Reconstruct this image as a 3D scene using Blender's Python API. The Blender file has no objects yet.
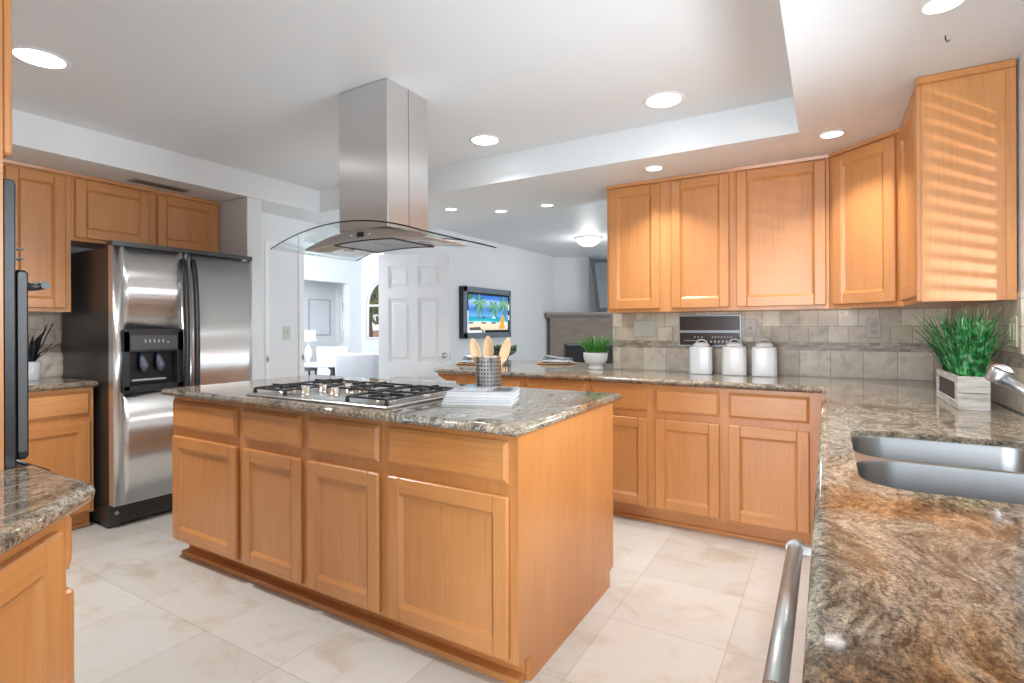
import bpy, bmesh, math, random
from mathutils import Vector, Matrix
R = math.radians
PI = math.pi
scene = bpy.context.scene
C = scene.collection

# ------------------------------------------------------------------ camera
YAW, ROLL = R(30.65), R(-0.228)
FPX, HORIZON, CAM_Z = 531.8, 326.8, 1.239
fwd = Vector((-math.sin(YAW), math.cos(YAW), 0))
rgt = Vector((math.cos(YAW), math.sin(YAW), 0))
upv = Vector((0, 0, 1))
r2 = rgt * math.cos(ROLL) + upv * math.sin(ROLL)
u2 = upv * math.cos(ROLL) - rgt * math.sin(ROLL)
cam_data = bpy.data.cameras.new('camera')
cam = bpy.data.objects.new('camera', cam_data)
C.objects.link(cam)
cam.matrix_world = Matrix(((r2.x, u2.x, -fwd.x, 0), (r2.y, u2.y, -fwd.y, 0), (r2.z, u2.z, -fwd.z, CAM_Z), (0, 0, 0, 1)))
cam_data.sensor_fit = 'HORIZONTAL'
cam_data.sensor_width = 36
cam_data.lens = 36 * FPX / 1024
cam_data.shift_y = -(341.5 - HORIZON) / 1024
cam_data.clip_start = 0.02
scene.camera = cam

# ------------------------------------------------------------------ world, exposure, daylight, added fill
scene.view_settings.view_transform = 'Standard'
scene.view_settings.look = 'None'
scene.view_settings.gamma = 1
scene.view_settings.use_curve_mapping = False
scene.view_settings.exposure = 0.36
world = bpy.data.worlds.new('world')
scene.world = world
world.use_nodes = True
bgn = world.node_tree.nodes['Background']
bgn.inputs[0].default_value = (0.90, 0.95, 1.0, 1)
bgn.inputs[1].default_value = 1.0


def area(name, loc, aim, sx, sy, power, col=(1, 1, 1), spread=180):
    l = bpy.data.lights.new(name, 'AREA')
    l.shape = 'RECTANGLE'; l.size = sx; l.size_y = sy
    l.energy = power; l.color = col; l.spread = R(spread)
    o = bpy.data.objects.new(name, l); C.objects.link(o)
    o.location = loc
    o.rotation_euler = (Vector(aim) - Vector(loc)).to_track_quat('-Z', 'Y').to_euler()
    return o


# daylight at the sink window; added fill lamps for nook, living and dining rooms
area('fill_behind_viewer', (-0.87, -3.5, 1.2), (-1.1, 2, 1.5), 2.6, 2.0, 150, (0.85, 0.94, 1))  # added fill from behind the viewer, no window known there
area('daylight_sink_window', (0.60, 1.75, 1.55), (-2.5, 1.75, 1.5), 1.35, 0.66, 20, (0.86, 0.94, 1), 112)
area('fill_living_room', (2.8, 6.6, 1.5), (-3, 6.6, 1.2), 2.6, 1.8, 85, (0.90, 0.95, 1.0))  # fill lamp added to brighten the living room; its wall has no window
area('fill_dining_room', (-5.6, 3.3, 2.2), (-6.6, 6.0, 1.0), 2.2, 1.4, 100, (0.92, 0.96, 1.0))  # fill lamp added under the dining ceiling, away from the arched windows

gl = bpy.data.lights.new('patio_glint', 'SPOT'); gl.energy = 420; gl.color = (1, .84, .80); gl.shadow_soft_size = .05; gl.spot_size = R(26); gl.spot_blend = .8
go = bpy.data.objects.new('patio_glint', gl); C.objects.link(go); go.location = (1.75, -.69, 1.22)
go.rotation_euler = (Vector((.50, 2.7, 1.75)) - go.location).to_track_quat('-Z', 'Y').to_euler()

# ------------------------------------------------------------------ helpers
class MB:
    """collects shapes, then links them as ONE mesh object"""
    def __init__(self):
        self.bm = bmesh.new(); self.mats = []

    def mi(self, m):
        if m not in self.mats: self.mats.append(m)
        return self.mats.index(m)

    def _done(self, verts, m, smooth=False):
        i = self.mi(m)
        for f in {f for v in verts for f in v.link_faces}:
            f.material_index = i; f.smooth = smooth

    def box(self, x0, x1, y0, y1, z0, z1, m, bev=0, seg=1):
        b = bmesh.new()
        bmesh.ops.create_cube(b, size=1)
        for v in b.verts:
            v.co = Vector(((x0 + x1) / 2 + v.co.x * (x1 - x0), (y0 + y1) / 2 + v.co.y * (y1 - y0), (z0 + z1) / 2 + v.co.z * (z1 - z0)))
        if bev: bmesh.ops.bevel(b, geom=b.edges[:], offset=bev, segments=seg, affect='EDGES', profile=0.5)
        return self.merge(b, m, bev > 0 and seg > 1)

    def merge(self, b, m, smooth=False, mat4=None):
        i = self.mi(m); vm = {}; out = []
        for v in b.verts:
            vm[v] = self.bm.verts.new(mat4 @ v.co if mat4 else v.co); out.append(vm[v])
        for f in b.faces:
            try:
                g = self.bm.faces.new([vm[v] for v in f.verts])
                g.material_index = i; g.smooth = smooth
            except ValueError: pass
        b.free()
        return out

    def prism(self, poly, axis, a0, a1, m, bev=0, smooth=False):
        b = bmesh.new()
        def mk(p, a):
            return Vector((a, p[0], p[1])) if axis == 'x' else Vector((p[0], a, p[1])) if axis == 'y' else Vector((p[0], p[1], a))
        lo = [b.verts.new(mk(p, a0)) for p in poly]; hi = [b.verts.new(mk(p, a1)) for p in poly]
        b.faces.new(lo[::-1]); b.faces.new(hi)
        n = len(poly)
        for k in range(n): b.faces.new((lo[k], lo[(k + 1) % n], hi[(k + 1) % n], hi[k]))
        bmesh.ops.recalc_face_normals(b, faces=b.faces[:])
        if bev: bmesh.ops.bevel(b, geom=b.edges[:], offset=bev, segments=2, affect='EDGES', profile=0.5)
        return self.merge(b, m, smooth)

    def tube(self, pts, rad, m, n=10, caps=True):
        pts = [Vector(p) for p in pts]
        rads = rad if isinstance(rad, (list, tuple)) else [rad] * len(pts)
        rings = []; ref = None
        for k, p in enumerate(pts):
            t = (pts[min(k + 1, len(pts) - 1)] - pts[max(k - 1, 0)]).normalized()
            if ref is None: ref = Vector((0, 0, 1)) if abs(t.z) < .9 else Vector((1, 0, 0))
            u = (ref - t * ref.dot(t)).normalized(); w = t.cross(u); ref = u
            rings.append([self.bm.verts.new(p + (u * math.cos(2 * PI * j / n) + w * math.sin(2 * PI * j / n)) * rads[k]) for j in range(n)])
        i = self.mi(m)
        for a, b in zip(rings, rings[1:]):
            for j in range(n):
                f = self.bm.faces.new((a[j], a[(j + 1) % n], b[(j + 1) % n], b[j])); f.material_index = i; f.smooth = True
        if caps:
            for r_, rev in ((rings[0], True), (rings[-1], False)):
                f = self.bm.faces.new(r_[::-1] if rev else r_); f.material_index = i
        return [v for r_ in rings for v in r_]

    def lathe(self, prof, m, n=28, c=(0, 0, 0), smooth=True):
        i = self.mi(m); rings = []
        for r_, z in prof:
            if r_ < 1e-6: rings.append([self.bm.verts.new((c[0], c[1], c[2] + z))])
            else: rings.append([self.bm.verts.new((c[0] + r_ * math.cos(2 * PI * j / n), c[1] + r_ * math.sin(2 * PI * j / n), c[2] + z)) for j in range(n)])
        for a, b in zip(rings, rings[1:]):
            for j in range(n):
                if len(a) == 1 and len(b) == 1: continue
                if len(a) == 1: vs = (a[0], b[(j + 1) % n], b[j])
                elif len(b) == 1: vs = (a[j], a[(j + 1) % n], b[0])
                else: vs = (a[j], a[(j + 1) % n], b[(j + 1) % n], b[j])
                f = self.bm.faces.new(vs); f.material_index = i; f.smooth = smooth
        return [v for r_ in rings for v in r_]

    def surf(self, fn, nu, nv, m, smooth=True):
        i = self.mi(m)
        g = [[self.bm.verts.new(fn(u / nu, v / nv)) for v in range(nv + 1)] for u in range(nu + 1)]
        for u in range(nu):
            for v in range(nv):
                f = self.bm.faces.new((g[u][v], g[u + 1][v], g[u + 1][v + 1], g[u][v + 1])); f.material_index = i; f.smooth = smooth
        return g

    def poly(self, pts, m, smooth=False):
        f = self.bm.faces.new([self.bm.verts.new(p) for p in pts]); f.material_index = self.mi(m); f.smooth = smooth

    def slab(self, outline, z0, z1, m, holes=(), round_edge=True):
        """worktop: flat top and bottom, half-round edge all the way round, optional cut-outs"""
        i = self.mi(m); rr = (z1 - z0) / 2 if round_edge else 0
        def inset(pl, d):
            n = len(pl); out = []
            for k in range(n):
                a, b, c = Vector(pl[k - 1]), Vector(pl[k]), Vector(pl[(k + 1) % n])
                e1 = (b - a).normalized(); e2 = (c - b).normalized()
                n1 = Vector((-e1.y, e1.x)); n2 = Vector((-e2.y, e2.x))
                mm = (n1 + n2); mm /= max(.3, mm.dot(n1)) if mm.length > 1e-6 else 1
                out.append(b + mm * d)
            return out
        rings = []; S = 6
        for k in range(S + 1):
            a = -PI / 2 + PI * k / S
            o = inset(outline, rr * (1 - math.cos(a)))
            rings.append([self.bm.verts.new((p.x, p.y, (z0 + z1) / 2 + (z1 - z0) / 2 * math.sin(a))) for p in o])
        n = len(outline)
        for a, b in zip(rings, rings[1:]):
            for j in range(n):
                f = self.bm.faces.new((a[j], a[(j + 1) % n], b[(j + 1) % n], b[j])); f.material_index = i; f.smooth = True
        hr = []
        for h in holes:
            lo = [self.bm.verts.new((p[0], p[1], z0)) for p in h]; hi = [self.bm.verts.new((p[0], p[1], z1)) for p in h]
            hr.append((lo, hi)); k = len(h)
            for j in range(k):
                f = self.bm.faces.new((lo[j], lo[(j + 1) % k], hi[(j + 1) % k], hi[j])); f.material_index = i; f.smooth = False
        for ring, idx in ((rings[0], 0), (rings[-1], 1)):
            loops = [ring] + [h[idx] for h in hr]
            if not holes:
                f = self.bm.faces.new(ring if idx else ring[::-1]); f.material_index = i; continue
            ed = []
            for lp in loops:
                for j in range(len(lp)):
                    e = self.bm.edges.get((lp[j], lp[(j + 1) % len(lp)]))
                    ed.append(e)
            res = bmesh.ops.triangle_fill(self.bm, use_beauty=True, use_dissolve=False, edges=ed, normal=(0, 0, 1))
            for g in res['geom']:
                if isinstance(g, bmesh.types.BMFace): g.material_index = i; g.smooth = False

    def build(self, name, parent=None, loc=None, recalc=True):
        me = bpy.data.meshes.new(name)
        if recalc: bmesh.ops.recalc_face_normals(self.bm, faces=self.bm.faces[:])
        self.bm.to_mesh(me); self.bm.free()
        for m in self.mats: me.materials.append(m)
        o = bpy.data.objects.new(name, me); C.objects.link(o)
        if parent: o.parent = parent
        if loc: o.location = loc
        return o


def tag(o, label, cat, group=None):
    o['label'] = label; o['category'] = cat
    if group: o['group'] = group
    return o


def thing(name, label, cat, loc=(0, 0, 0), rz=0, group=None):
    o = bpy.data.objects.new(name, None); C.objects.link(o)
    o.empty_display_size = 0.05
    o.location = loc; o.rotation_euler = (0, 0, rz)
    return tag(o, label, cat, group)


def struct(name, mb, parent=None):
    o = mb.build(name, parent)
    if not parent: o['kind'] = 'structure'
    return o


def copy_tree(o, label, loc, rz=None, parent=None):
    c = o.copy(); C.objects.link(c)
    if parent: c.parent = parent
    else:
        c.location = loc; c['label'] = label
        if rz is not None: c.rotation_euler = (0, 0, rz)
    for ch in list(o.children): copy_tree(ch, None, None, None, c)
    return c


def rrect(x0, x1, y0, y1, r_, n=6):
    out = []
    for cx, cy, a0 in ((x1 - r_, y0 + r_, -90), (x1 - r_, y1 - r_, 0), (x0 + r_, y1 - r_, 90), (x0 + r_, y0 + r_, 180)):
        for k in range(n + 1):
            a = R(a0 + 90 * k / n); out.append((cx + r_ * math.cos(a), cy + r_ * math.sin(a)))
    return out


def at(lat, depth, z=0):
    p = rgt * lat + fwd * depth
    return Vector((p.x, p.y, z))


# ------------------------------------------------------------------ materials
class NT:
    def __init__(self, name):
        self.m = bpy.data.materials.new(name); self.m.use_nodes = True
        self.t = self.m.node_tree; self.b = self.t.nodes['Principled BSDF']
    def n(self, kind, **kw):
        nd = self.t.nodes.new(kind)
        for k, v in kw.items():
            if k.startswith('i_'):
                key = k[2:].replace('_', ' ')
                nd.inputs[key].default_value = v
            else: setattr(nd, k, v)
        return nd
    def l(self, a, b): self.t.links.new(a, b)
    def ramp(self, fac, stops, interp='LINEAR'):
        r_ = self.n('ShaderNodeValToRGB'); r_.color_ramp.interpolation = interp
        el = r_.color_ramp.elements
        while len(el) < len(stops): el.new(0.5)
        for e, (p, c) in zip(el, stops): e.position = p; e.color = (*c, 1)
        self.l(fac, r_.inputs[0]); return r_.outputs[0]
    def mix(self, fac, a, b, mode='MIX'):
        x = self.n('ShaderNodeMix', data_type='RGBA', blend_type=mode)
        for s, v in ((x.inputs[0], fac), (x.inputs[6], a), (x.inputs[7], b)):
            if hasattr(v, 'is_linked'): self.l(v, s)
            else: s.default_value = (*v, 1) if isinstance(v, tuple) else v
        return x.outputs[2]
    def math(self, op, a, b=None):
        x = self.n('ShaderNodeMath', operation=op)
        for s, v in zip(x.inputs, (a, b)):
            if v is None: continue
            if hasattr(v, 'is_linked'): self.l(v, s)
            else: s.default_value = v
        return x.outputs[0]
    def coords(self, scale=(1, 1, 1), loc=(0, 0, 0), rot=(0, 0, 0), rnd=0.0, src='Object'):
        tc = self.n('ShaderNodeTexCoord'); v = tc.outputs[src]
        if rnd:
            oi = self.n('ShaderNodeObjectInfo')
            mul = self.math('MULTIPLY', oi.outputs['Random'], rnd)
            add = self.n('ShaderNodeVectorMath', operation='ADD')
            cb = self.n('ShaderNodeCombineXYZ')
            for s in cb.inputs: self.l(mul, s)
            self.l(v, add.inputs[0]); self.l(cb.outputs[0], add.inputs[1]); v = add.outputs[0]
        mp = self.n('ShaderNodeMapping')
        mp.inputs['Scale'].default_value = scale; mp.inputs['Location'].default_value = loc; mp.inputs['Rotation'].default_value = rot
        self.l(v, mp.inputs[0]); return mp.outputs[0]
    def noise(self, vec, scale=5, detail=4, rough=.5, dist=0.0):
        x = self.n('ShaderNodeTexNoise'); x.inputs['Scale'].default_value = scale; x.inputs['Detail'].default_value = detail
        x.inputs['Roughness'].default_value = rough; x.inputs['Distortion'].default_value = dist
        self.l(vec, x.inputs['Vector']); return x.outputs['Fac']
    def bump(self, h, strength=.1, dist=.01):
        x = self.n('ShaderNodeBump'); x.inputs['Strength'].default_value = strength; x.inputs['Distance'].default_value = dist
        self.l(h, x.inputs['Height']); self.l(x.outputs[0], self.b.inputs['Normal'])
    def set(self, col=None, rough=None, metal=None, **kw):
        def put(s, v):
            if hasattr(v, 'is_linked'): self.l(v, s)
            else: s.default_value = (*v, 1) if isinstance(v, tuple) and len(v) == 3 else v
        if col is not None: put(self.b.inputs['Base Color'], col)
        if rough is not None: put(self.b.inputs['Roughness'], rough)
        if metal is not None: put(self.b.inputs['Metallic'], metal)
        for k, v in kw.items(): put(self.b.inputs[k.replace('_', ' ')], v)
        return self.m


def plain(name, col, rough=.5, metal=0.0, grain=.04, scale=40, **kw):
    t = NT(name)
    f = t.noise(t.coords(), scale, 3)
    c = t.ramp(f, [(.3, tuple(x * (1 - grain) for x in col)), (.7, tuple(min(1, x * (1 + grain)) for x in col))])
    return t.set(c, rough, metal, **kw)


def oak(name, axis):
    """oak: long streaks and cathedral rings that run along one local axis"""
    t = NT(name)
    lo, hi = 0.055, 1.0
    sc = (hi, hi, lo) if axis == 'z' else (lo, hi, hi)
    v = t.coords(sc, rnd=7.3)
    broad = t.noise(v, 9, 3, .5, .4)
    rings = t.math('FRACT', t.math('MULTIPLY', broad, 9.0))
    ringc = t.ramp(rings, [(0, (.55,) * 3), (.25, (1,) * 3), (.8, (.92,) * 3), (1, (.6,) * 3)])
    fine = t.noise(t.coords(tuple(s * 1 for s in ((1, 1, .02) if axis == 'z' else (.02, 1, 1))), rnd=3.1), 260, 2, .6)
    pores = t.ramp(fine, [(.36, (.62,) * 3), (.5, (1,) * 3)])
    tone = t.noise(t.coords((1, 1, .3), rnd=5.0), 3, 2)
    base = t.ramp(tone, [(.3, OAK_A), (.7, OAK_B)])
    c = t.mix(.20, base, ringc, 'MULTIPLY')
    c = t.mix(.22, c, pores, 'MULTIPLY')
    t.bump(fine, .05, .002)
    return t.set(c, .36, Coat_Weight=.40, Coat_Roughness=.24)


OAK_A = (0.575, 0.235, 0.068)
OAK_B = (0.665, 0.298, 0.101)
wood_v = oak('oak vertical grain', 'z')
wood_h = oak('oak horizontal grain', 'x')

# granite worktops
t = NT('polished brown granite')
v0 = t.coords((1, 1, 1))
warp = t.n('ShaderNodeTexNoise'); warp.inputs['Scale'].default_value = 1.6; warp.inputs['Detail'].default_value = 3
t.l(v0, warp.inputs['Vector'])
vm = t.n('ShaderNodeVectorMath', operation='MULTIPLY_ADD')
t.l(warp.outputs['Color'], vm.inputs[0]); vm.inputs[1].default_value = (.55, .55, .3); t.l(v0, vm.inputs[2])
mp = t.n('ShaderNodeMapping'); mp.inputs['Rotation'].default_value = (0, 0, R(38)); mp.inputs['Scale'].default_value = (1.0, 0.34, 1.0)
t.l(vm.outputs[0], mp.inputs[0])
veins = t.noise(mp.outputs[0], 15, 9, .74, .35)
fine = t.noise(mp.outputs[0], 80, 6, .8, .2)
speck = t.noise(v0, 190, 4, .75)
big = t.noise(vm.outputs[0], 1.5, 3)
dark = t.noise(mp.outputs[0], 4.5, 7, .6, .9)
blue = t.ramp(veins, [(.34, (.07, .072, .075)), (.44, (.22, .225, .22)), (.52, (.40, .39, .37)), (.60, (.30, .30, .29)), (.72, (.55, .53, .49))])
beige = t.ramp(veins, [(.32, (.10, .085, .07)), (.42, (.28, .24, .195)), (.50, (.49, .43, .35)), (.58, (.38, .345, .30)), (.68, (.60, .55, .475)), (.78, (.24, .21, .18))])
rust = t.ramp(veins, [(.32, (.06, .042, .03)), (.42, (.24, .135, .072)), (.50, (.46, .27, .145)), (.57, (.34, .25, .18)), (.66, (.60, .46, .33)), (.78, (.16, .12, .095))])
c = t.mix(t.ramp(big, [(.38, (0, 0, 0)), (.47, (1, 1, 1))]), blue, beige)
c = t.mix(t.ramp(big, [(.525, (0, 0, 0)), (.62, (1, 1, 1))]), c, rust)
c2 = t.ramp(fine, [(.38, (.10, .09, .085)), (.47, (.80, .76, .70)), (.60, (1.5, 1.42, 1.3))])
c = t.mix(.85, c, c2, 'MULTIPLY')
sp = t.ramp(speck, [(.36, (.22, .20, .19)), (.48, (.95, .95, .95)), (.58, (1.05, 1.05, 1.05)), (.68, (1.9, 1.8, 1.65))])
c = t.mix(.9, c, sp, 'MULTIPLY')
dk = t.ramp(dark, [(.30, (.25, .26, .28)), (.42, (1, 1, 1)), (.60, (1, 1, 1)), (.66, (.50, .50, .52)), (.72, (1, 1, 1))])
c = t.mix(.8, c, dk, 'MULTIPLY')
c = t.mix(1.0, c, (.78, .76, .74), 'MULTIPLY')
granite = t.set(c, .06, IOR=1.6)

# travertine floor
t = NT('cream travertine floor tile')
v = t.coords((1, 1, 1), loc=(0.80 + 4.64, -1.23 + 4.64, 0))
br = t.n('ShaderNodeTexBrick'); br.offset = 0; br.squash = 1
br.inputs['Scale'].default_value = 1; br.inputs['Brick Width'].default_value = .464; br.inputs['Row Height'].default_value = .464
br.inputs['Mortar Size'].default_value = .0022; br.inputs['Mortar Smooth'].default_value = .3; br.inputs['Bias'].default_value = 0
br.inputs['Color1'].default_value = (.59, .58, .55, 1); br.inputs['Color2'].default_value = (.665, .66, .635, 1); br.inputs['Mortar'].default_value = (.47, .44, .40, 1)
t.l(v, br.inputs['Vector'])
cl = t.noise(t.coords((1, 1.5, 1), rot=(0, 0, .5)), 3.2, 6, .62, .8)
clc = t.ramp(cl, [(.32, (.80, .70, .58)), (.46, (.98, .95, .90)), (.6, (1.0, 1.0, 1.0)), (.75, (.90, .85, .77))])
c = t.mix(.8, br.outputs['Color'], clc, 'MULTIPLY')
t.bump(t.math('SUBTRACT', 1, br.outputs['Fac']), .25, .002)
floor_mat = t.set(c, .30)


def splash(name, axis):
    """tumbled tile: two rows of small tiles, a mosaic band, one row of large tiles"""
    t = NT(name)
    tc = t.n('ShaderNodeTexCoord'); sp = t.n('ShaderNodeSeparateXYZ'); t.l(tc.outputs['Object'], sp.inputs[0])
    u, z = sp.outputs[axis], sp.outputs[2]
    def rows(w, h, z0, off, mort, c1, c2):
        cb = t.n('ShaderNodeCombineXYZ')
        t.l(t.math('ADD', u, 20 + off), cb.inputs[0]); t.l(t.math('SUBTRACT', z, z0), cb.inputs[1])
        b = t.n('ShaderNodeTexBrick'); b.offset = .5
        for k, x in (('Scale', 1), ('Brick Width', w), ('Row Height', h), ('Mortar Size', mort), ('Mortar Smooth', .4), ('Bias', 0)): b.inputs[k].default_value = x
        b.inputs['Color1'].default_value = (*c1, 1); b.inputs['Color2'].default_value = (*c2, 1); b.inputs['Mortar'].default_value = (.30, .265, .22, 1)
        t.l(cb.outputs[0], b.inputs['Vector']); return b
    A, B = (.52, .44, .345), (.80, .73, .62)
    lower = rows(.172, .167, .914, .02, .0022, A, B)
    mosaic = rows(.05, .0167, 1.081, .0, .0018, (.25, .195, .15), (.55, .48, .40))
    upper = rows(.108, .103, 1.131, .03, .0022, A, B)
    m1 = t.math('GREATER_THAN', z, 1.081); m2 = t.math('GREATER_THAN', z, 1.131)
    c = t.mix(m2, t.mix(m1, lower.outputs[0], mosaic.outputs[0]), upper.outputs[0])
    cl = t.noise(t.coords(), 14, 5, .6, .5)
    c = t.mix(.7, c, t.ramp(cl, [(.33, (.70, .65, .58)), (.5, (1, 1, 1)), (.7, (1.12, 1.10, 1.06))]), 'MULTIPLY')
    return t.set(c, .42)


splash_x = splash('tumbled stone tile back wall', 0)
splash_y = splash('tumbled stone tile side walls', 1)

t = NT('painted wall'); f = t.noise(t.coords(), 90, 4); t.bump(f, .06, .003)
wall_mat = t.set((.77, .795, .815), .6)
t = NT('painted ceiling'); f = t.noise(t.coords(), 55, 5, .6); t.bump(f, .10, .004)
ceil_mat = t.set((.80, .825, .845), .5)
trim_mat = plain('white trim paint', (.84, .85, .86), .35, grain=.01)
door_mat = plain('white door paint', (.80, .815, .835), .4, grain=.01)

ANI = 0.0
def across(t):
    """level brush lines: tangent = surface normal x vertical"""
    ge = t.n('ShaderNodeNewGeometry'); cr = t.n('ShaderNodeVectorMath', operation='CROSS_PRODUCT')
    t.l(ge.outputs['Normal'], cr.inputs[0]); cr.inputs[1].default_value = (0, .02, 1); t.l(cr.outputs[0], t.b.inputs['Tangent'])
t = NT('brushed stainless steel')
f = t.noise(t.coords((.02, 1, 1), rnd=2.0), 300, 2)
t.bump(f, .03, .001)
steel = t.set((.60, .59, .58), .30, 1.0)
satin_steel = plain('satin handle steel', (.50, .50, .49), .40, 1.0, grain=.02)
t = NT('brushed hood steel')
f = t.noise(t.coords((1, 1, .02)), 300, 2); t.bump(f, .04, .001)
across(t)
hood_steel = t.set((.72, .715, .71), .30, 1.0, Anisotropic=.75, Anisotropic_Rotation=ANI)
t = NT('fridge steel')
wv = t.noise(t.coords((.35, .35, 2.2)), 3.0, 2, .4); t.bump(wv, .03, .03)
across(t)
fridge_steel = t.set((.80, .80, .80), .32, 1.0, Anisotropic=.88, Anisotropic_Rotation=ANI)
sink_steel = plain('satin sink steel', (.30, .30, .305), .30, 1.0, grain=.02)
satin_chrome = plain('satin chrome', (.58, .58, .59), .33, 1.0, grain=.01)
chrome = plain('polished chrome', (.80, .80, .81), .08, 1.0, grain=.005)
nickel = plain('satin nickel', (.48, .45, .40), .3, 1.0, grain=.01)
knob_steel = plain('brushed knob steel', (.62, .56, .48), .3, 1.0, grain=.02)
black_gloss = plain('gloss black enamel', (.012, .012, .014), .3, grain=.02)
black_plastic = plain('black plastic', (.020, .021, .024), .35, grain=.03)
charcoal = plain('charcoal cabinet side', (.035, .033, .034), .30, grain=.05)
iron = plain('black cast iron', (.014, .014, .015), .45, grain=.1)
dark_grey = plain('dark grey plastic', (.07, .072, .078), .4, grain=.03)
silver_plastic = plain('silver frame', (.42, .44, .47), .35, .4, grain=.02)
intercom_brown = plain('brown smoked panel', (.050, .028, .020), .25, grain=.05)
marks_white = plain('white print', (.75, .72, .68), .5, grain=.01)
ceramic = plain('white glazed ceramic', (.68, .69, .70), .18, grain=.01)
ivory = plain('ivory plastic', (.60, .59, .43), .4, grain=.01)
stone_plate = plain('stone coloured plate', (.50, .455, .385), .4, grain=.05)
pale_plate = plain('pale green grey plate', (.56, .58, .50), .4, grain=.02)
green_plate = plain('pale green switch plate', (.50, .60, .47), .4, grain=.02)
slot_dark = plain('dark slot', (.03, .028, .025), .5, grain=.02)
rattan = plain('woven rattan', (.48, .29, .17), .7, grain=.35, scale=120)
napkin_mat = plain('blue grey napkin', (.27, .31, .34), .85, grain=.15)
napkin_stripe = plain('striped napkin white', (.72, .70, .68), .85, grain=.05)
dark_leaf = plain('dark green leaf', (.030, .070, .028), .5, grain=.4, scale=60)
black_leaf = plain('blackish green leaf', (.020, .026, .024), .45, grain=.3)
moss = plain('grey brown moss', (.30, .24, .18), .9, grain=.4, scale=150)
spoon_wood = plain('pale beech', (.56, .36, .20), .55, grain=.1, scale=25)
page_mat = plain('magazine pages', (.62, .62, .63), .6, grain=.06, scale=200)
cover_white = plain('glossy white cover', (.64, .65, .68), .2, grain=.05, scale=30)
cover_grey = plain('glossy grey cover', (.42, .43, .46), .2, grain=.3, scale=18)
cover_tan = plain('glossy tan cover', (.48, .42, .36), .2, grain=.2, scale=14)
chalk = plain('chalkboard', (.07, .065, .06), .8, grain=.2)
fabric_white = plain('white slipcover linen', (.66, .70, .76), .85, grain=.04)
shade_mat = plain('lamp shade', (.85, .84, .82), .7, grain=.01, Emission_Color=(1, .97, .92, 1), Emission_Strength=.3)
art_mat = plain('pale framed print', (.74, .76, .80), .5, grain=.02)
art_frame = plain('grey picture frame', (.46, .47, .50), .4, grain=.03)
dark_wood = plain('dark table wood', (.06, .05, .05), .3, grain=.1)
mirror_mat = plain('aged mirror glass', (.50, .55, .57), .12, 1.0, grain=.05)
mirror_frame = plain('silver grey frame', (.14, .15, .16), .35, .5, grain=.2)
vent_mat = plain('beige vent paint', (.42, .38, .31), .5, grain=.03)
bark = plain('bark', (.16, .10, .06), .9, grain=.3)
garden_leaf = plain('olive garden leaf', (.20, .19, .05), .7, grain=.5, scale=9)  # olive leaf colour, mottled by noise
garden_wall = plain('terracotta garden wall', (.62, .36, .22), .8, grain=.15, scale=6)
garden_ground = plain('garden ground', (.45, .40, .30), .9, grain=.2)
blind_mat = plain('white blind slat', (.80, .80, .79), .45, grain=.01)

t = NT('white washed wood')
f = t.noise(t.coords((.12, .12, 1)), 60, 4, .6)
whitewash = t.set(t.ramp(f, [(.35, (.34, .31, .28)), (.5, (.55, .53, .50)), (.68, (.68, .67, .65))]), .75)

t = NT('grass blade green')
oi = t.noise(t.coords(), 45, 2)
grass_mat = t.set(t.ramp(oi, [(.36, (.006, .06, .016)), (.48, (.02, .20, .045)), (.57, (.05, .36, .085)), (.66, (.30, .44, .32))]), .42)
t = NT('pot grass green'); oi = t.noise(t.coords(), 50, 2)
pot_grass = t.set(t.ramp(oi, [(.3, (.012, .11, .012)), (.6, (.07, .34, .03))]), .45)

t = NT('brown fireplace brick')
br = t.n('ShaderNodeTexBrick'); br.offset = .5
for k, x in (('Scale', 1), ('Brick Width', .2), ('Row Height', .066), ('Mortar Size', .003)): br.inputs[k].default_value = x
br.inputs['Color1'].default_value = (.26, .20, .17, 1); br.inputs['Color2'].default_value = (.30, .24, .205, 1); br.inputs['Mortar'].default_value = (.27, .215, .19, 1)
tc = t.n('ShaderNodeTexCoord'); sp = t.n('ShaderNodeSeparateXYZ'); cb = t.n('ShaderNodeCombineXYZ')
t.l(tc.outputs['Object'], sp.inputs[0]); t.l(sp.outputs[0], cb.inputs[0]); t.l(sp.outputs[2], cb.inputs[1]); t.l(cb.outputs[0], br.inputs['Vector'])
brick_mat = t.set(br.outputs[0], .6)
mantel_mat = plain('grey brown mantel', (.33, .29, .26), .5, grain=.08)

def clear_glass(name, tint, ior):
    t = NT(name); out = t.t.nodes['Material Output']
    tr = t.n('ShaderNodeBsdfTransparent'); tr.inputs[0].default_value = (*tint, 1)
    gs = t.n('ShaderNodeBsdfGlossy'); gs.inputs['Roughness'].default_value = .02
    fr0 = t.n('ShaderNodeLayerWeight'); fr0.inputs[0].default_value = .5
    fac = t.math('ADD', t.math('MULTIPLY', t.math('POWER', fr0.outputs['Facing'], 4.0), .45), .03)
    mx = t.n('ShaderNodeMixShader'); t.l(fac, mx.inputs[0]); t.l(tr.outputs[0], mx.inputs[1]); t.l(gs.outputs[0], mx.inputs[2])
    t.l(mx.outputs[0], out.inputs[0]); return t.m
pane = clear_glass('window pane', (.97, .98, .98), 1.3)
glass = clear_glass('clear curved canopy glass', (.93, .96, .95), 1.35)
clear_edge = plain('pale green polished glass edge', (.55, .62, .60), .15, grain=.01)
glass_edge = plain('dark glass edge', (.010, .016, .014), .1, grain=.01)

t = NT('filter mesh')
f = t.noise(t.coords(), 400, 1)
filter_mat = t.set(t.ramp(f, [(.35, (.22, .225, .235)), (.65, (.52, .53, .55))]), .4, .9)


def glow(name, col, s):
    t = NT(name); return t.set((.9, .9, .9), .4, Emission_Color=(*col, 1), Emission_Strength=s)


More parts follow.
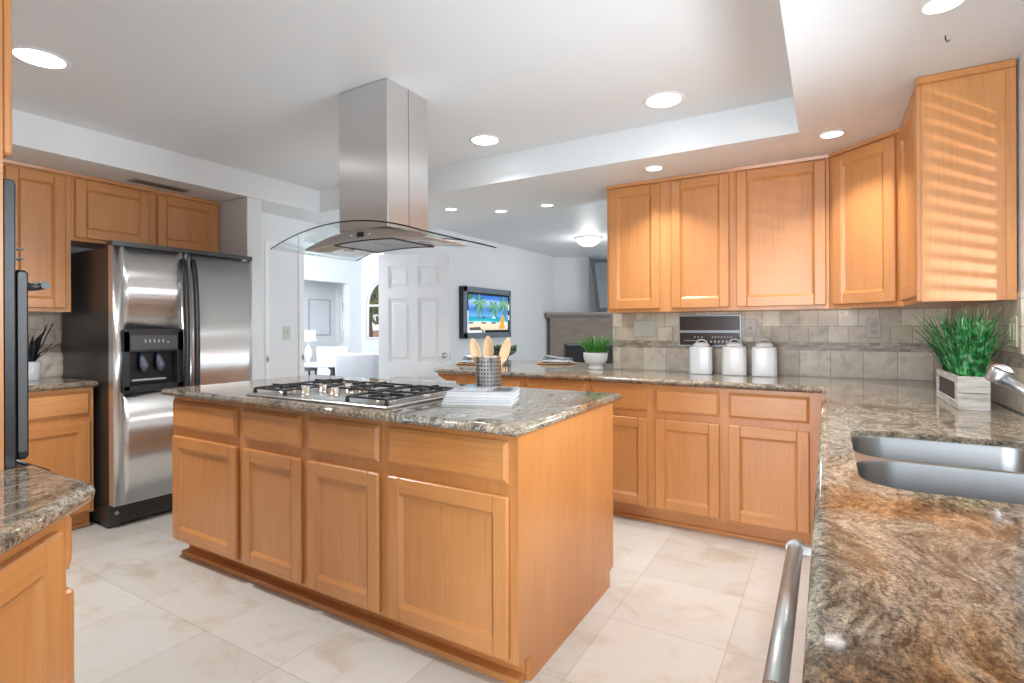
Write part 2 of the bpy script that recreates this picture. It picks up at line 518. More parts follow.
lamp_glow = glow('lit lamp lens', (1, .98, .95), 6)
dome_glow = glow('lit dome glass', (1, .97, .93), 1.6)
disp_glow = plain('pale dispenser print', (.42, .44, .46), .5, grain=.01)
paddle_mat = plain('dark blue grey plastic', (.10, .115, .16), .25, grain=.05)

# television picture
def flat_glow(name, col, s=1.0):
    t = NT(name); return t.set((0.0, 0.0, 0.0), .25, Emission_Color=(*col, 1), Emission_Strength=s)
t = NT('screen sky and sea')
tc = t.n('ShaderNodeTexCoord'); sp = t.n('ShaderNodeSeparateXYZ'); t.l(tc.outputs['Object'], sp.inputs[0])
cl = t.noise(t.coords((1, 1, 2)), 5, 4)
zz = t.math('ADD', sp.outputs[2], t.math('MULTIPLY', t.math('SUBTRACT', cl, .5), .05))
sky = t.ramp(zz, [(.0, (.72, .55, .34)), (.10, (.86, .74, .55)), (.145, (.75, .80, .72)), (.155, (.02, .50, .58)), (.215, (.01, .34, .55)), (.23, (.16, .45, .80)), (.33, (.04, .20, .66)), (.43, (.35, .60, .88)), (.47, (.05, .22, .68)), (.56, (.01, .10, .48))])
t.b.inputs['Base Color'].default_value = (0, 0, 0, 1)
t.l(sky, t.b.inputs['Emission Color']); t.b.inputs['Emission Strength'].default_value = .95
t.b.inputs['Roughness'].default_value = .2
screen_mat = t.m
scr_leaf = flat_glow('screen palm green', (.05, .22, .03)); scr_leaf2 = flat_glow('screen palm light green', (.16, .38, .05))
scr_trunk = flat_glow('screen palm trunk', (.13, .11, .10)); scr_orange = flat_glow('screen orange', (.75, .36, .05))
scr_white = flat_glow('screen white', (.72, .82, .86)); scr_dark = flat_glow('screen shade', (.10, .09, .08))

# ------------------------------------------------------------------ the setting
Z_S, Z_T, Z_F = 2.238, 2.427, 2.483
SX0, SX1, SY0, SY1 = -3.785, -0.122, 0.625, 3.122          # raised tray
b = MB(); b.box(-9.5, 4, -4.2, 12.5, -.1, 0, floor_mat); struct('floor', b)

b = MB()
b.box(-4.62, SX0, -4.0, 2.63, Z_S, 2.7, ceil_mat)
b.box(SX0, SX1, -.35, SY0, Z_S, 2.7, ceil_mat)
b.box(SX1, .75, -.35, SY1, Z_S, 2.7, ceil_mat)
b.prism([(SX0, SY1), (.75, SY1), (.75, 4.05), (-1.414, 4.05), (-1.414, 3.985), (-4.21, 4.42), (-4.21, 2.63), (SX0, 2.63)], 'z', Z_S, 2.7, ceil_mat)
b.box(SX0, SX1, SY0, SY1, Z_T, 2.7, ceil_mat)
b.box(SX0, .75, -4.0, -.35, Z_T, 2.7, ceil_mat)
struct('ceiling', b)
b = MB(); b.prism([(-4.33, 4.44), (-1.414, 3.985), (-1.414, 4.05), (3.1, 4.05), (3.1, 12), (-4.33, 12)], 'z', Z_F, 2.7, ceil_mat); struct('ceiling_living', b)
b = MB(); b.box(-7.9, -4.29, 2.6, 6.81, 2.62, 2.72, ceil_mat); struct('ceiling_dining', b)

b = MB()
b.box(-4.62, -4.50, -.3, 2.585, 0, Z_S, wall_mat)
b.box(-4.4995, -4.492, .5, 1.585, .914, 1.36, splash_y)
struct('wall_left', b)
b = MB(); b.box(-4.50, -3.80, 2.46, 2.585, 0, Z_S, wall_mat, .004); struct('wall_alcove', b)
DW0, DW1, DH = 3.28, 4.35, 2.06
b = MB()
b.box(-4.29, -4.21, 2.585, DW0, 0, 2.7, wall_mat)
b.box(-4.29, -4.21, DW1, 8.75, 0, 2.7, wall_mat)
b.box(-4.29, -4.21, DW0, DW1, DH, 2.7, wall_mat)
struct('wall_hall', b)
b = MB()                                                        # doorway casing
for y0, y1 in ((DW0 - .055, DW0), (DW1, DW1 + .05)): b.box(-4.21, -4.195, y0, y1, 0, DH + .05, trim_mat, .003)
b.box(-4.21, -4.195, DW0, DW1, DH, DH + .05, trim_mat, .003)
b.box(-4.29, -4.21, DW0 - .002, DW0 + .012, 0, DH, trim_mat); b.box(-4.29, -4.21, DW1 - .012, DW1 + .002, 0, DH, trim_mat)
struct('trim_1', b)
b = MB(); b.box(-4.21, -4.203, 2.885, 2.925, 0, 2.0, trim_mat, .002); b.box(-4.21, -4.203, 2.925, DW0 - .055, 1.96, 2.0, trim_mat, .003); struct('trim_2', b)
b = MB()
b.box(-1.414, .74, 3.93, 4.05, 0, 2.7, wall_mat)
b.box(-1.414, .622, 3.922, 3.9305, .914, 1.36, splash_x)
b.box(-1.422, -1.414, 3.922, 4.05, .914, 1.36, splash_y)
struct('wall_back', b)
# right wall with the window over the sink
WY0, WY1, WZ0, WZ1 = 1.0, 2.50, 1.17, 2.08
b = MB()
b.box(.622, .74, -4.0, WY0, 0, 2.7, wall_mat); b.box(.622, .74, WY1, 4.05, 0, 2.7, wall_mat)
b.box(.622, .74, WY0, WY1, 0, WZ0, wall_mat); b.box(.622, .74, WY0, WY1, WZ1, 2.7, wall_mat)
b.box(.614, .6225, 2.635, 3.922, .914, 1.36, splash_y)
b.box(.614, .6225, -.6, 2.635, .914, 1.131, splash_y)
struct('wall_right', b)
b = MB()
b.box(.68, .73, WY0, WY0 + .05, WZ0, WZ1, trim_mat); b.box(.68, .73, WY1 - .05, WY1, WZ0, WZ1, trim_mat)
b.box(.68, .73, WY0, WY1, WZ0, WZ0 + .05, trim_mat); b.box(.68, .73, WY0, WY1, WZ1 - .05, WZ1, trim_mat); b.box(.68, .73, 1.73, 1.77, WZ0, WZ1, trim_mat)
w = struct('window_1', b)
b = MB(); b.box(.703, .707, WY0 + .05, WY1 - .05, WZ0 + .05, WZ1 - .05, pane); b.build('pane', w)
b = MB()
for k in range(18):
    z = WZ0 + .03 + k * .05
    b.prism([(.632, z), (.672, z + .012), (.672, z + .015), (.632, z + .003)], 'y', WY0 + .01, WY1 - .01, blind_mat)
b.box(.63, .675, WY0 + .005, WY1 - .005, WZ1 - .045, WZ1 - .002, blind_mat, .004)
tag(b.build('window_blind'), 'white horizontal slat blind in the window over the sink', 'blind')
# room behind the viewer
b = MB(); b.box(-4.62, -.95, -.3, -.16, 0, Z_S, wall_mat); struct('wall_front', b)
b = MB()
b.box(-4.62, -2.2, -4.0, -3.55, 0, 2.7, wall_mat); b.box(-2.2, .75, -4.0, -3.55, 2.2, 2.7, wall_mat); b.box(.45, .75, -4.0, -3.55, 0, 2.2, wall_mat)
b.box(-4.74, -4.62, -4.0, -.16, 0, 2.7, wall_mat)
struct('wall_nook', b)
# living room
b = MB()
for l0, l1, d0, d1 in ((.5, 1.385, 9.56, 9.9), (1.385, 4.5, 9.95, 10.2)):
    pts = [at(l0, d0), at(l1, d0), at(l1, d1), at(l0, d1)]
    b.prism([(p.x, p.y) for p in pts], 'z', 0, 2.7, wall_mat)
b.box(2.95, 3.1, 4.05, 12, 0, 2.7, wall_mat)
b.box(-4.33, 3.1, 11.9, 12.02, 0, 2.7, wall_mat)
struct('wall_living', b)
# dining room: partition with an opening, outer wall with two arched windows
PX = -7.10; EY = 6.75
b = MB()
b.box(PX - .16, PX, 6.48, EY, 0, 2.7, wall_mat); b.box(PX - .16, PX, 2.7, 4.9, 0, 2.7, wall_mat); b.box(PX - .16, PX, 4.9, 6.48, 2.0, 2.7, wall_mat)
b.box(-7.87, -7.75, 2.7, EY, 0, 2.7, wall_mat)
b.box(-7.87, -4.29, 2.60, 2.70, 0, 2.7, wall_mat)
struct('wall_dining', b)

def arch(x0, x1, z0, zs):
    c, r_ = (x0 + x1) / 2, (x1 - x0) / 2
    return [(x0, z0), (x1, z0), (x1, zs)] + [(c + r_ * math.cos(PI * k / 12), zs + r_ * math.sin(PI * k / 12)) for k in range(1, 12)] + [(x0, zs)]
ARCHES = [(-6.99, -6.09, 1.03, 1.62), (-7.66, -7.36, .95, 1.72)]
b = MB()
def wall_with_arches(b, y0, y1):
    bm2 = bmesh.new(); ed = []
    for pl in [[(-7.87, 0), (-4.33, 0), (-4.33, 2.7), (-7.87, 2.7)]] + [arch(*a) for a in ARCHES]:
        vs = [bm2.verts.new((p[0], y0, p[1])) for p in pl]
        for k in range(len(vs)): ed.append(bm2.edges.new((vs[k], vs[(k + 1) % len(vs)])))
    res = bmesh.ops.triangle_fill(bm2, use_beauty=True, use_dissolve=False, edges=ed, normal=(0, 1, 0))
    fs = [g for g in res['geom'] if isinstance(g, bmesh.types.BMFace)]
    ex = bmesh.ops.extrude_face_region(bm2, geom=fs)
    for g in ex['geom']:
        if isinstance(g, bmesh.types.BMVert): g.co.y = y1
    bmesh.ops.recalc_face_normals(bm2, faces=bm2.faces[:])
    b.merge(bm2, wall_mat)
wall_with_arches(b, EY, EY + .06)
struct('wall_dining_outer', b)
for n_, a in enumerate(ARCHES):
    b = MB(); x0, x1, z0, zs = a; c_, r_ = (x0 + x1) / 2, (x1 - x0) / 2
    pts = [(c_ + (r_ - .02) * math.cos(PI * k / 14), EY + .03, zs + (r_ - .02) * math.sin(PI * k / 14)) for k in range(15)]
    b.tube([(x1 - .02, EY + .03, z0 + .02)] + pts + [(x0 + .02, EY + .03, z0 + .02), (x1 - .02, EY + .03, z0 + .02)], .022, trim_mat, 6, False)
    b.box(x0, x1, EY + .018, EY + .042, zs - .018, zs + .018, trim_mat)
    b.box(c_ - .012, c_ + .012, EY + .018, EY + .042, z0, zs + r_ - .02, trim_mat) if n_ == 0 else None
    w = struct('window_%d' % (n_ + 2), b)
    b = MB(); b.prism([(p[0], p[1]) for p in arch(x0 + .015, x1 - .015, z0 + .015, zs)], 'y', EY + .028, EY + .032, pane); b.build('pane', w)
b = MB(); b.box(-16, -2, EY + .1, 16, -.35, -.25, garden_ground); struct('ground', b)

# six-panel door, standing open
hinge = Vector((-4.185, 4.225, 0))
DWD, DHT = .765, 2.03
d1 = bpy.data.objects.new('door_1', None); C.objects.link(d1); d1['kind'] = 'structure'
d1.location = hinge; d1.rotation_euler = (0, 0, YAW + R(.5))
b = MB()
cols_ = [(.105, .345), (.42, .66)]; rows_ = [(.14, .70), (.86, 1.55), (1.66, 1.90)]
xs = [0] + [v for c_ in cols_ for v in c_] + [DWD]; zs_ = [.005] + [v for r_ in rows_ for v in r_] + [DHT]
for i_ in range(len(xs) - 1):
    for j_ in range(len(zs_) - 1):
        if i_ % 2 == 1 and j_ % 2 == 1:
            x0, x1, z0, z1 = xs[i_], xs[i_ + 1], zs_[j_], zs_[j_ + 1]
            b.box(x0, x1, .012, .030, z0, z1, door_mat)
            b.box(x0 + .045, x1 - .045, .004, .036, z0 + .045, z1 - .045, door_mat, .007)
        else: b.box(xs[i_], xs[i_ + 1], 0, .042, zs_[j_], zs_[j_ + 1], door_mat)
b.build('door_leaf', d1)
b = MB()
b.lathe([(0, 0), (.032, 0), (.032, .006), (.012, .010), (.011, .030), (.024, .036), (.029, .048), (.024, .062), (.0, .066)], nickel, 20)
k_ = b.build('knob', d1); k_.rotation_euler = (R(90), 0, 0); k_.location = (.705, 0, .93)
b = MB(); b.box(.7645, .768, .008, .034, .88, .98, nickel); b.build('latch_plate', d1)

# ------------------------------------------------------------------ cabinets
def door_mesh(b, x0, x1, z0, z1, y=-.02, st=.062):
    """frame-and-panel door; its front face at y, hung on the face frame at y = 0"""
    th = .0205
    for a0, a1 in ((x0, x0 + st), (x1 - st, x1)): b.box(a0, a1, y, y + th, z0, z1, wood_v, .0055)
    for a0, a1 in ((z0, z0 + st), (z1 - st, z1)): b.box(x0 + st - .001, x1 - st + .001, y, y + th, a0, a1, wood_h, .004)
    # moulded inner lip
    lip = .012
    xi0, xi1, zi0, zi1 = x0 + st, x1 - st, z0 + st, z1 - st
    for (p, q) in (((xi0, zi0), (xi1, zi0)), ((xi1, zi0), (xi1, zi1)), ((xi1, zi1), (xi0, zi1)), ((xi0, zi1), (xi0, zi0))):
        cx, cz = (xi0 + xi1) / 2, (zi0 + zi1) / 2
        def inn(pt): return (pt[0] + (lip if pt[0] < cx else -lip), pt[1] + (lip if pt[1] < cz else -lip))
        pi, qi = inn(p), inn(q)
        m_ = wood_h if p[1] == q[1] else wood_v
        b.poly([(p[0], y + .003, p[1]), (q[0], y + .003, q[1]), (qi[0], y + .0125, qi[1]), (pi[0], y + .0125, pi[1])], m_)
    b.box(xi0 - .002, xi1 + .002, y + .0125, y + .018, zi0 - .002, zi1 + .002, wood_v)


def drawer_mesh(b, x0, x1, z0, z1, y=-.02):
    b.box(x0, x1, y + .011, y + .0205, z0, z1, wood_h)
    vs = b.box(x0, x1, y, y + .011, z0, z1, wood_h)
    for v in vs:
        if v.co.y < y + .004:
            v.co.x += .015 if v.co.x < (x0 + x1) / 2 else -.015
            v.co.z += .015 if v.co.z < (z0 + z1) / 2 else -.015


ZD0, ZD1, ZR0, ZR1 = .112, .664, .708, .852


def base_cabinet(label, loc, rz, w, depth, bays, group=None, top=.876, toe=.075, hollow=None, shoe=.012, ends=(False, False), drawers=True, name='base_cabinet', doors_z=None):
    """bays: list of (x0, x1) door positions from the unit's left edge"""
    t_ = thing(name, label, 'cabinet', loc, rz, group)
    b = MB()
    if hollow:
        b.box(0, w, 0, depth, .098, hollow, wood_v)
        for nm, q in (('face_frame', (0, w, 0, .020)), ('back_panel', (0, w, depth - .02, depth)), ('side_panel', (0, .02, .02, depth - .02)), ('side_panel', (w - .02, w, .02, depth - .02))):
            p_ = MB(); p_.box(*q, hollow, top, wood_v); p_.build(nm, t_)
    else: b.box(0, w, .0, depth, .098, top, wood_v)
    b.box(0, w, toe, toe + .02, .0, .099, wood_h) if toe < depth else None
    body = b.build('body', t_)
    if toe:
        b = MB(); b.box(0, w, toe - shoe, toe, 0, .024, wood_h, .003); b.build('shoe_moulding', t_)
    for x0, x1 in bays:
        if drawers:
            b = MB(); drawer_mesh(b, x0, x1, ZR0, ZR1); b.build('drawer_front', t_)
        b = MB(); door_mesh(b, x0, x1, *(doors_z or (ZD0, ZD1))); b.build('door', t_)
    return t_


def wall_cabinet(label, loc, rz, w, depth, z0, z1, bays, group=None, zi=(.022, .022), crown=True, name='wall_cabinet'):
    t_ = thing(name, label, 'cabinet', (loc[0], loc[1], z0), rz, group)
    h = z1 - z0
    b = MB(); b.box(0, w, 0, depth, 0, h - .001, wood_v); b.build('body', t_)
    if crown:
        b = MB(); b.prism([(0, h - .022), (-.012, h - .020), (-.016, h - .001), (0, h - .001)], 'x', 0, w, wood_h); b.build('top_moulding', t_)
    for x0, x1 in bays:
        b = MB(); door_mesh(b, x0, x1, zi[0], h - zi[1]); b.build('door', t_)
    return t_


# island: four units side by side, end panel on the right
IY, IB = 1.545, 2.462
units = [(-3.045, -2.433, [(-3.032, -2.458)], 'leftmost base cabinet of the island, nearest the refrigerator'),
         (-2.433, -1.964, [(-2.408, -1.987)], 'narrow base cabinet of the island, second from the refrigerator'),
         (-1.964, -1.496, [(-1.940, -1.520)], 'base cabinet of the island, third from the refrigerator'),
         (-1.496, -0.914, [(-1.472, -0.926)], 'wide base cabinet at the right end of the island')]
isl = []
for x0, x1, bays, lab in units:
    isl.append(base_cabinet(lab, (x0, IY, 0), 0, x1 - x0, IB - IY - .002, [(a - x0, c_ - x0) for a, c_ in bays], 'island base cabinets', shoe=.042))
b = MB()
b.prism([(0, .098), (.085, .098), (.085, 0), (IB - IY - .05, 0), (IB - IY - .05, .070), (IB - IY, .082), (IB - IY, .876), (0, .876)], 'x', -.914 + 1.496, -.894 + 1.496, wood_v)
b.build('end_panel', isl[-1])
isl_outline = [(-3.075, 1.492), (-.862, 1.492), (-.862, 2.494), (-3.075, 2.494)]
b = MB(); b.slab(isl_outline, .876, .914, granite); tag(b.build('island_worktop'), 'polished granite worktop on the island', 'worktop')

# back wall / peninsula run
BY = 3.302
runs = [(-2.46, -1.868, [(-2.35, -1.896)], 'peninsula base cabinet at the open end behind the cooktop'),
        (-1.868, -1.366, [(-1.839, -1.390)], 'peninsula base cabinet partly hidden behind the island corner'),
        (-1.366, -.945, [(-1.342, -.970)], 'base cabinet under the white footed grass pot and blank wall plate'),
        (-.945, -.519, [(-.920, -.543)], 'base cabinet under the wall intercom'),
        (-.519, .019, [(-.493, -.084)], 'base cabinet in the inner corner beside the dishwasher run')]
for x0, x1, bays, lab in runs:
    base_cabinet(lab, (x0, BY, 0), 0, x1 - x0, .60, [(a - x0, c_ - x0) for a, c_ in bays], 'back wall base cabinets', toe=.05)
b = MB(); b.prism([(-.0, .0), (-.11, 0), (-.19, .035), (-.19, .055), (0, .055)], 'y', BY + .02, BY + .07, wood_h)
cb_ = b.build('counter_bracket'); cb_.location = (-2.46, 0, .821); tag(cb_, 'oak bracket under the overhanging end of the peninsula worktop', 'bracket')

# right run: sink base, dishwasher
base_cabinet('corner base cabinet between the back wall run and the sink base', (.02, 3.28, 0), R(-90), 1.20, .58, [(.12, .62), (.65, 1.17)], 'right wall base cabinets', toe=.06)
base_cabinet('sink base cabinet under the double bowl sink', (.02, 2.075, 0), R(-90), .80, .58, [(.03, .39), (.41, .77)], 'right wall base cabinets', toe=.06, hollow=.66)
dw = thing('dishwasher', 'stainless dishwasher under the right worktop with a bar handle', 'dishwasher', (.005, 1.27, 0), R(-90))
b = MB(); b.box(0, .60, .02, .58, .09, .872, steel); b.box(.0, .60, .06, .58, 0, .09, black_plastic); b.build('body', dw)
b = MB(); b.box(.003, .597, -.012, .02, .10, .868, steel, .004); b.build('door', dw)
b = MB()
b.tube([(.06, -.062, .792), (.56, -.062, .792)], .0145, satin_steel, 16)
for xx in (.06, .56):
    b.tube([(xx - .006, -.062, .792), (xx + .006, -.062, .792)], .0168, satin_steel, 16)
    b.box(xx - .010, xx + .010, -.060, -.012, .783, .801, satin_steel, .002)
b.build('bar_handle', dw)

# worktop: peninsula + right run with sink cut-out
sink_hole = rrect(.058, .505, 1.295, 1.985, .085)
ctr = [(-2.60, 3.262), (-.022, 3.262), (-.022, -.62), (.613, -.62), (.613, 3.921), (-1.423, 3.921), (-1.423, 4.42), (-2.30, 4.55), (-2.76, 4.50), (-2.91, 4.1), (-2.83, 3.65), (-2.69, 3.32)]
b = MB(); b.slab(ctr, .876, .914, granite, [sink_hole[::-1]])
tag(b.build('kitchen_worktop'), 'polished granite worktop along the sink wall, back wall and peninsula', 'worktop')

# undermount sink
sk = thing('sink', 'stainless double bowl sink set under the granite', 'sink', (0, 0, 0))
def bowl(name, x0, x1, y0, y1, zb, rad):
    b = MB(); rings = []
    for ins, z, rr_ in ((.0, .897, rad), (.002, .890, rad), (.010, zb + .05, rad), (.022, zb + .012, rad), (.05, zb, rad - .02)):
        rings.append([b.bm.verts.new((p[0], p[1], z)) for p in rrect(x0 + ins, x1 - ins, y0 + ins, y1 - ins, max(.03, rr_ - max(0, ins) * .3))])
    i = b.mi(sink_steel); n = len(rings[0])
    for a, c_ in zip(rings, rings[1:]):
        for j in range(n):
            f = b.bm.faces.new((a[j], a[(j + 1) % n], c_[(j + 1) % n], c_[j])); f.material_index = i; f.smooth = True
    f = b.bm.faces.new(rings[-1]); f.material_index = i
    o = b.build(name, sk)
    b = MB(); cx, cy = (x0 + x1) / 2, (y0 + y1) / 2
    b.lathe([(.0, .001), (.022, .002), (.03, .006), (.042, .006), (.045, .001)], chrome, 24, (cx, cy, zb)); b.build('drain', o)
bowl('basin', .0595, .5035, 1.660, 1.9835, .70, .084)
bowl('basin', .0595, .5035, 1.2965, 1.640, .69, .084)
pl_ = []; xa, xb, rr_ = .0597, .5033, .084
for cx, cy, a0, a1 in ((xa + rr_, 1.640 - rr_, 180, 90), (xb - rr_, 1.640 - rr_, 90, 0), (xb - rr_, 1.660 + rr_, 360, 270), (xa + rr_, 1.660 + rr_, 270, 180)):
    for k in range(9):
        a_ = R(a0 + (a1 - a0) * k / 8); pl_.append((cx + rr_ * math.cos(a_), cy + rr_ * math.sin(a_)))
b = MB(); b.prism(pl_, 'z', .884, .8968, steel); b.build('divider', sk)

# faucet: pull-out head reaching over the basin from the wall side
fa = thing('faucet', 'chrome pull-out kitchen faucet beside the planter box', 'faucet', (.55, 1.72, .914))
b = MB(); b.lathe([(0, 0), (.031, 0), (.031, .008), (.025, .014), (.023, .05), (.021, .052), (0, .052)], chrome, 24); b.build('base', fa)
P0 = Vector((0, 0, .05)); head = Vector((.400, 1.912, 1.100)) - Vector((.55, 1.72, .914))
b = MB()
b.tube([P0, P0.lerp(head, .12) + Vector((0, 0, .004)), P0.lerp(head, .5), P0.lerp(head, .97)], [.0165, .0155, .0145, .0130], satin_chrome, 18); b.build('spout', fa)
hd = Vector((-.42, .10, -.90)).normalized()
b = MB()
c0 = head - hd * .020
b.tube([c0 - hd * .012, c0 - hd * .009, c0 - hd * .003, c0], [.006, .015, .023, .0265], satin_chrome, 24)
b.tube([c0 + hd * .001, c0 + hd * .003, c0 + hd * .036, c0 + hd * .041], [.0235, .025, .0245, .021], satin_chrome, 24); b.build('spray_head', fa)
b = MB(); b.tube([(.0, -.03, .03), (.0, -.09, .05)], [.009, .006], satin_chrome, 12); b.build('lever', fa)

# wall cabinets on the back wall
UY, UZ = 3.622, 1.337
wl = [(-1.351, -.935, [(-1.333, -.973)], 'leftmost upper cabinet on the back wall, above the footed grass pot', (.022, .03)),
      (-.935, -.513, [(-.897, -.533)], 'upper cabinet above the wall intercom', (.022, .03)),
      (-.513, .012, [(-.491, -.004)], 'wide upper cabinet above the rightmost white canister', (.022, .03))]
for x0, x1, bays, lab, zi in wl:
    wall_cabinet(lab, (x0, UY), 0, x1 - x0, .30, UZ, Z_S, [(a - x0, c_ - x0) for a, c_ in bays], 'back wall upper cabinets', zi)
# diagonal corner unit: face from (.012,UY) to (.322-.02,3.31)
A_, B_ = Vector((.014, UY)), Vector((.334, 3.32))
dv = B_ - A_; L_ = dv.length; ang = math.atan2(dv.y, dv.x)
cw = thing('wall_cabinet', 'diagonal corner upper cabinet between the back wall and sink wall', 'cabinet', (A_.x, A_.y, UZ), ang, 'corner upper cabinet')
del cw['group']
b = MB()
def loc2(p):
    d_ = Vector(p) - A_; u_ = dv.normalized(); return (d_.dot(u_), d_.dot(Vector((-u_.y, u_.x))))
b.prism([loc2(p) for p in (A_, B_, (.613, 3.32), (.613, 3.921), (.014, 3.921))], 'z', 0, Z_S - UZ - .001, wood_v); b.build('body', cw)
b = MB(); h_ = Z_S - UZ; b.prism([(0, h_ - .022), (-.012, h_ - .020), (-.016, h_ - .001), (0, h_ - .001)], 'x', 0, L_, wood_h); b.build('top_moulding', cw)
b = MB(); door_mesh(b, .035, L_ - .035, .022, h_ - .03); b.build('door', cw)
rc = wall_cabinet('narrow upper cabinet on the sink wall with a sunlit end panel', (.334, 3.318), R(-90), .618, .279, UZ, Z_S, [(.035, .575)], None, (.022, .03))
b = MB()
b.box(.600, .622, -.020, .0, 0, h_ - .001, wood_v, .002)
b.box(.618, .630, -.005, .279, -.004, h_ - .001, wood_v, .001)
b.build('end_panel', rc)
b = MB(); b.box(.630, .645, -.022, .279, h_ - .030, h_ - .001, wood_h, .004); b.build('side_moulding', rc)
b = MB(); b.box(.6305, .636, .250, .2795, -.004, h_ - .03, wood_v, .001); b.build('scribe_strip', rc)

# left wall: counter unit, tall upper, two short uppers over the refrigerator
base_cabinet('left wall base cabinet beside the refrigerator side', (-3.95, .62, 0), R(90), .905, .54, [(.02, .44), (.47, .885)], None, toe=.06)
b = MB(); b.slab([(-4.49, .45), (-3.90, .45), (-3.90, 1.535), (-4.49, 1.535)], .876, .914, granite); tag(b.build('left_worktop'), 'small granite worktop left of the refrigerator', 'worktop')
LX = -4.17
wall_cabinet('tall left wall upper cabinet between oven and refrigerator', (LX, .60), R(90), .892, .32, 1.345, Z_S, [(.05, .53), (.572, .862)], None, (.022, .035))
fr = [(1.493, 1.985, [(1.512, 1.945)], 'upper cabinet over the freezer side of the refrigerator'), (1.985, 2.457, [(2.000, 2.438)], 'upper cabinet over the right side of the refrigerator beside the white wall')]
for y0, y1, bays, lab in fr:
    wall_cabinet(lab, (LX, y0), R(90), y1 - y0, .32, 1.805, Z_S, [(a - y0, c_ - y0) for a, c_ in bays], 'cabinets over the refrigerator', (.022, .032))

# near run: oven tower, cabinet with diagonal end
tw = thing('oven_tower', 'tall oak oven cabinet at the left edge of the photo', 'cabinet', (-1.648, .461, 0), R(180))
b = MB()
b.box(0, .76, 0, .60, .09, .44, wood_v); b.box(0, .76, 0, .60, 1.60, Z_S - .002, wood_v)
b.box(0, .02, 0, .60, .44, 1.60, wood_v); b.box(.74, .76, 0, .60, .44, 1.60, wood_v); b.box(.02, .74, .58, .60, .44, 1.60, wood_v)
b.box(0, .76, .06, .60, 0, .09, wood_h)
b.build('body', tw)
b = MB(); door_mesh(b, .004, .375, 1.648, 2.215); b.build('door', tw)
b = MB(); door_mesh(b, .385, .756, 1.648, 2.215); b.build('door', tw)
b = MB(); drawer_mesh(b, .004, .756, .12, .42); b.build('drawer_front', tw)
ov = thing('wall_oven', 'black double wall oven seen edge-on at the left edge', 'oven', (-1.655, .461, .445), R(180))
b = MB(); b.box(.02, .73, .003, .56, .0, 1.14, charcoal); b.box(-.002, .752, -.024, -.001, .0, 1.146, black_plastic, .003); b.build('body', ov)
b = MB(); b.box(.008, .744, -.028, -.024, .945, 1.14, black_gloss)
for k in range(4): b.tube([(.06 + k * .1, -.028, 1.0), (.06 + k * .1, -.040, 1.0)], .014, black_plastic, 12)
b.build('control_panel', ov)
b = MB()
for z in (.962, .985): b.box(.004, .03, -.041, -.024, z - .0015, z + .0015, black_plastic)
b.build('vent_fins', ov)
for z0, z1 in ((.48, .935), (.01, .462)):
    b = MB(); b.box(.004, .746, -.050, -.0245, z0, z1, black_gloss, .006); b.box(.003, .0055, -.045, -.029, z0 + .02, z1 - .01, dark_grey)
    d_ = b.build('oven_door', ov)
    b = MB(); zz_ = z1 - .032
    b.tube([(.035, -.092, zz_), (.715, -.092, zz_)], .010, black_plastic, 12)
    for xx in (.045, .705): b.tube([(xx, -.049, zz_ - .004), (xx, -.072, zz_ - .006), (xx, -.092, zz_)], [.012, .009, .010], black_plastic, 10)
    b.build('handle', d_)
# counter with clipped corner
ncl = [(-1.648, .519), (-1.648, -.155), (-.93, -.155), (-.93, .124), (-1.316, .510), (-1.336, .519)]
b = MB(); b.slab(ncl, .876, .914, granite); tag(b.build('corner_worktop'), 'granite worktop with a clipped corner at the lower left', 'worktop')
nc = thing('base_cabinet', 'base cabinet with a diagonal end at the lower left corner', 'cabinet', (-1.330, .466, 0), R(-45))
def l2(p):
    d_ = Vector(p) - Vector((-1.330, .466)); return (d_.x * math.cos(R(45)) - d_.y * math.sin(R(45)), d_.x * math.sin(R(45)) + d_.y * math.cos(R(45)))
# local x runs from the front corner along the diagonal; body lies on local -y, so the face looks to +y
pl_ = [l2(p) for p in ((-1.330, .466), (-.955, .091), (-.955, -.155), (-1.645, -.155), (-1.645, .466))]
b = MB(); b.prism(pl_, 'z', .09, .876, wood_v); b.build('body', nc)
b = MB(); tmp = bmesh.new()
dm = MB(); door_mesh(dm, -.455, -.046, .14, .846)
o_ = dm.build('door', nc); o_.rotation_euler = (0, 0, PI)
b.bm.free(); tmp.free()
b = MB(); dr = MB(); drawer_mesh(dr, .004, .30, .745, .858); od = dr.build('drawer_front', nc); b.bm.free()
od.rotation_euler = (0, 0, R(180 + 45)); od.location = (*l2((-1.340, .466)), 0)
dm = MB(); door_mesh(dm, .004, .30, ZD0, .700); od = dm.build('door', nc); od.rotation_euler = (0, 0, R(225)); od.location = (*l2((-1.340, .466)), 0)

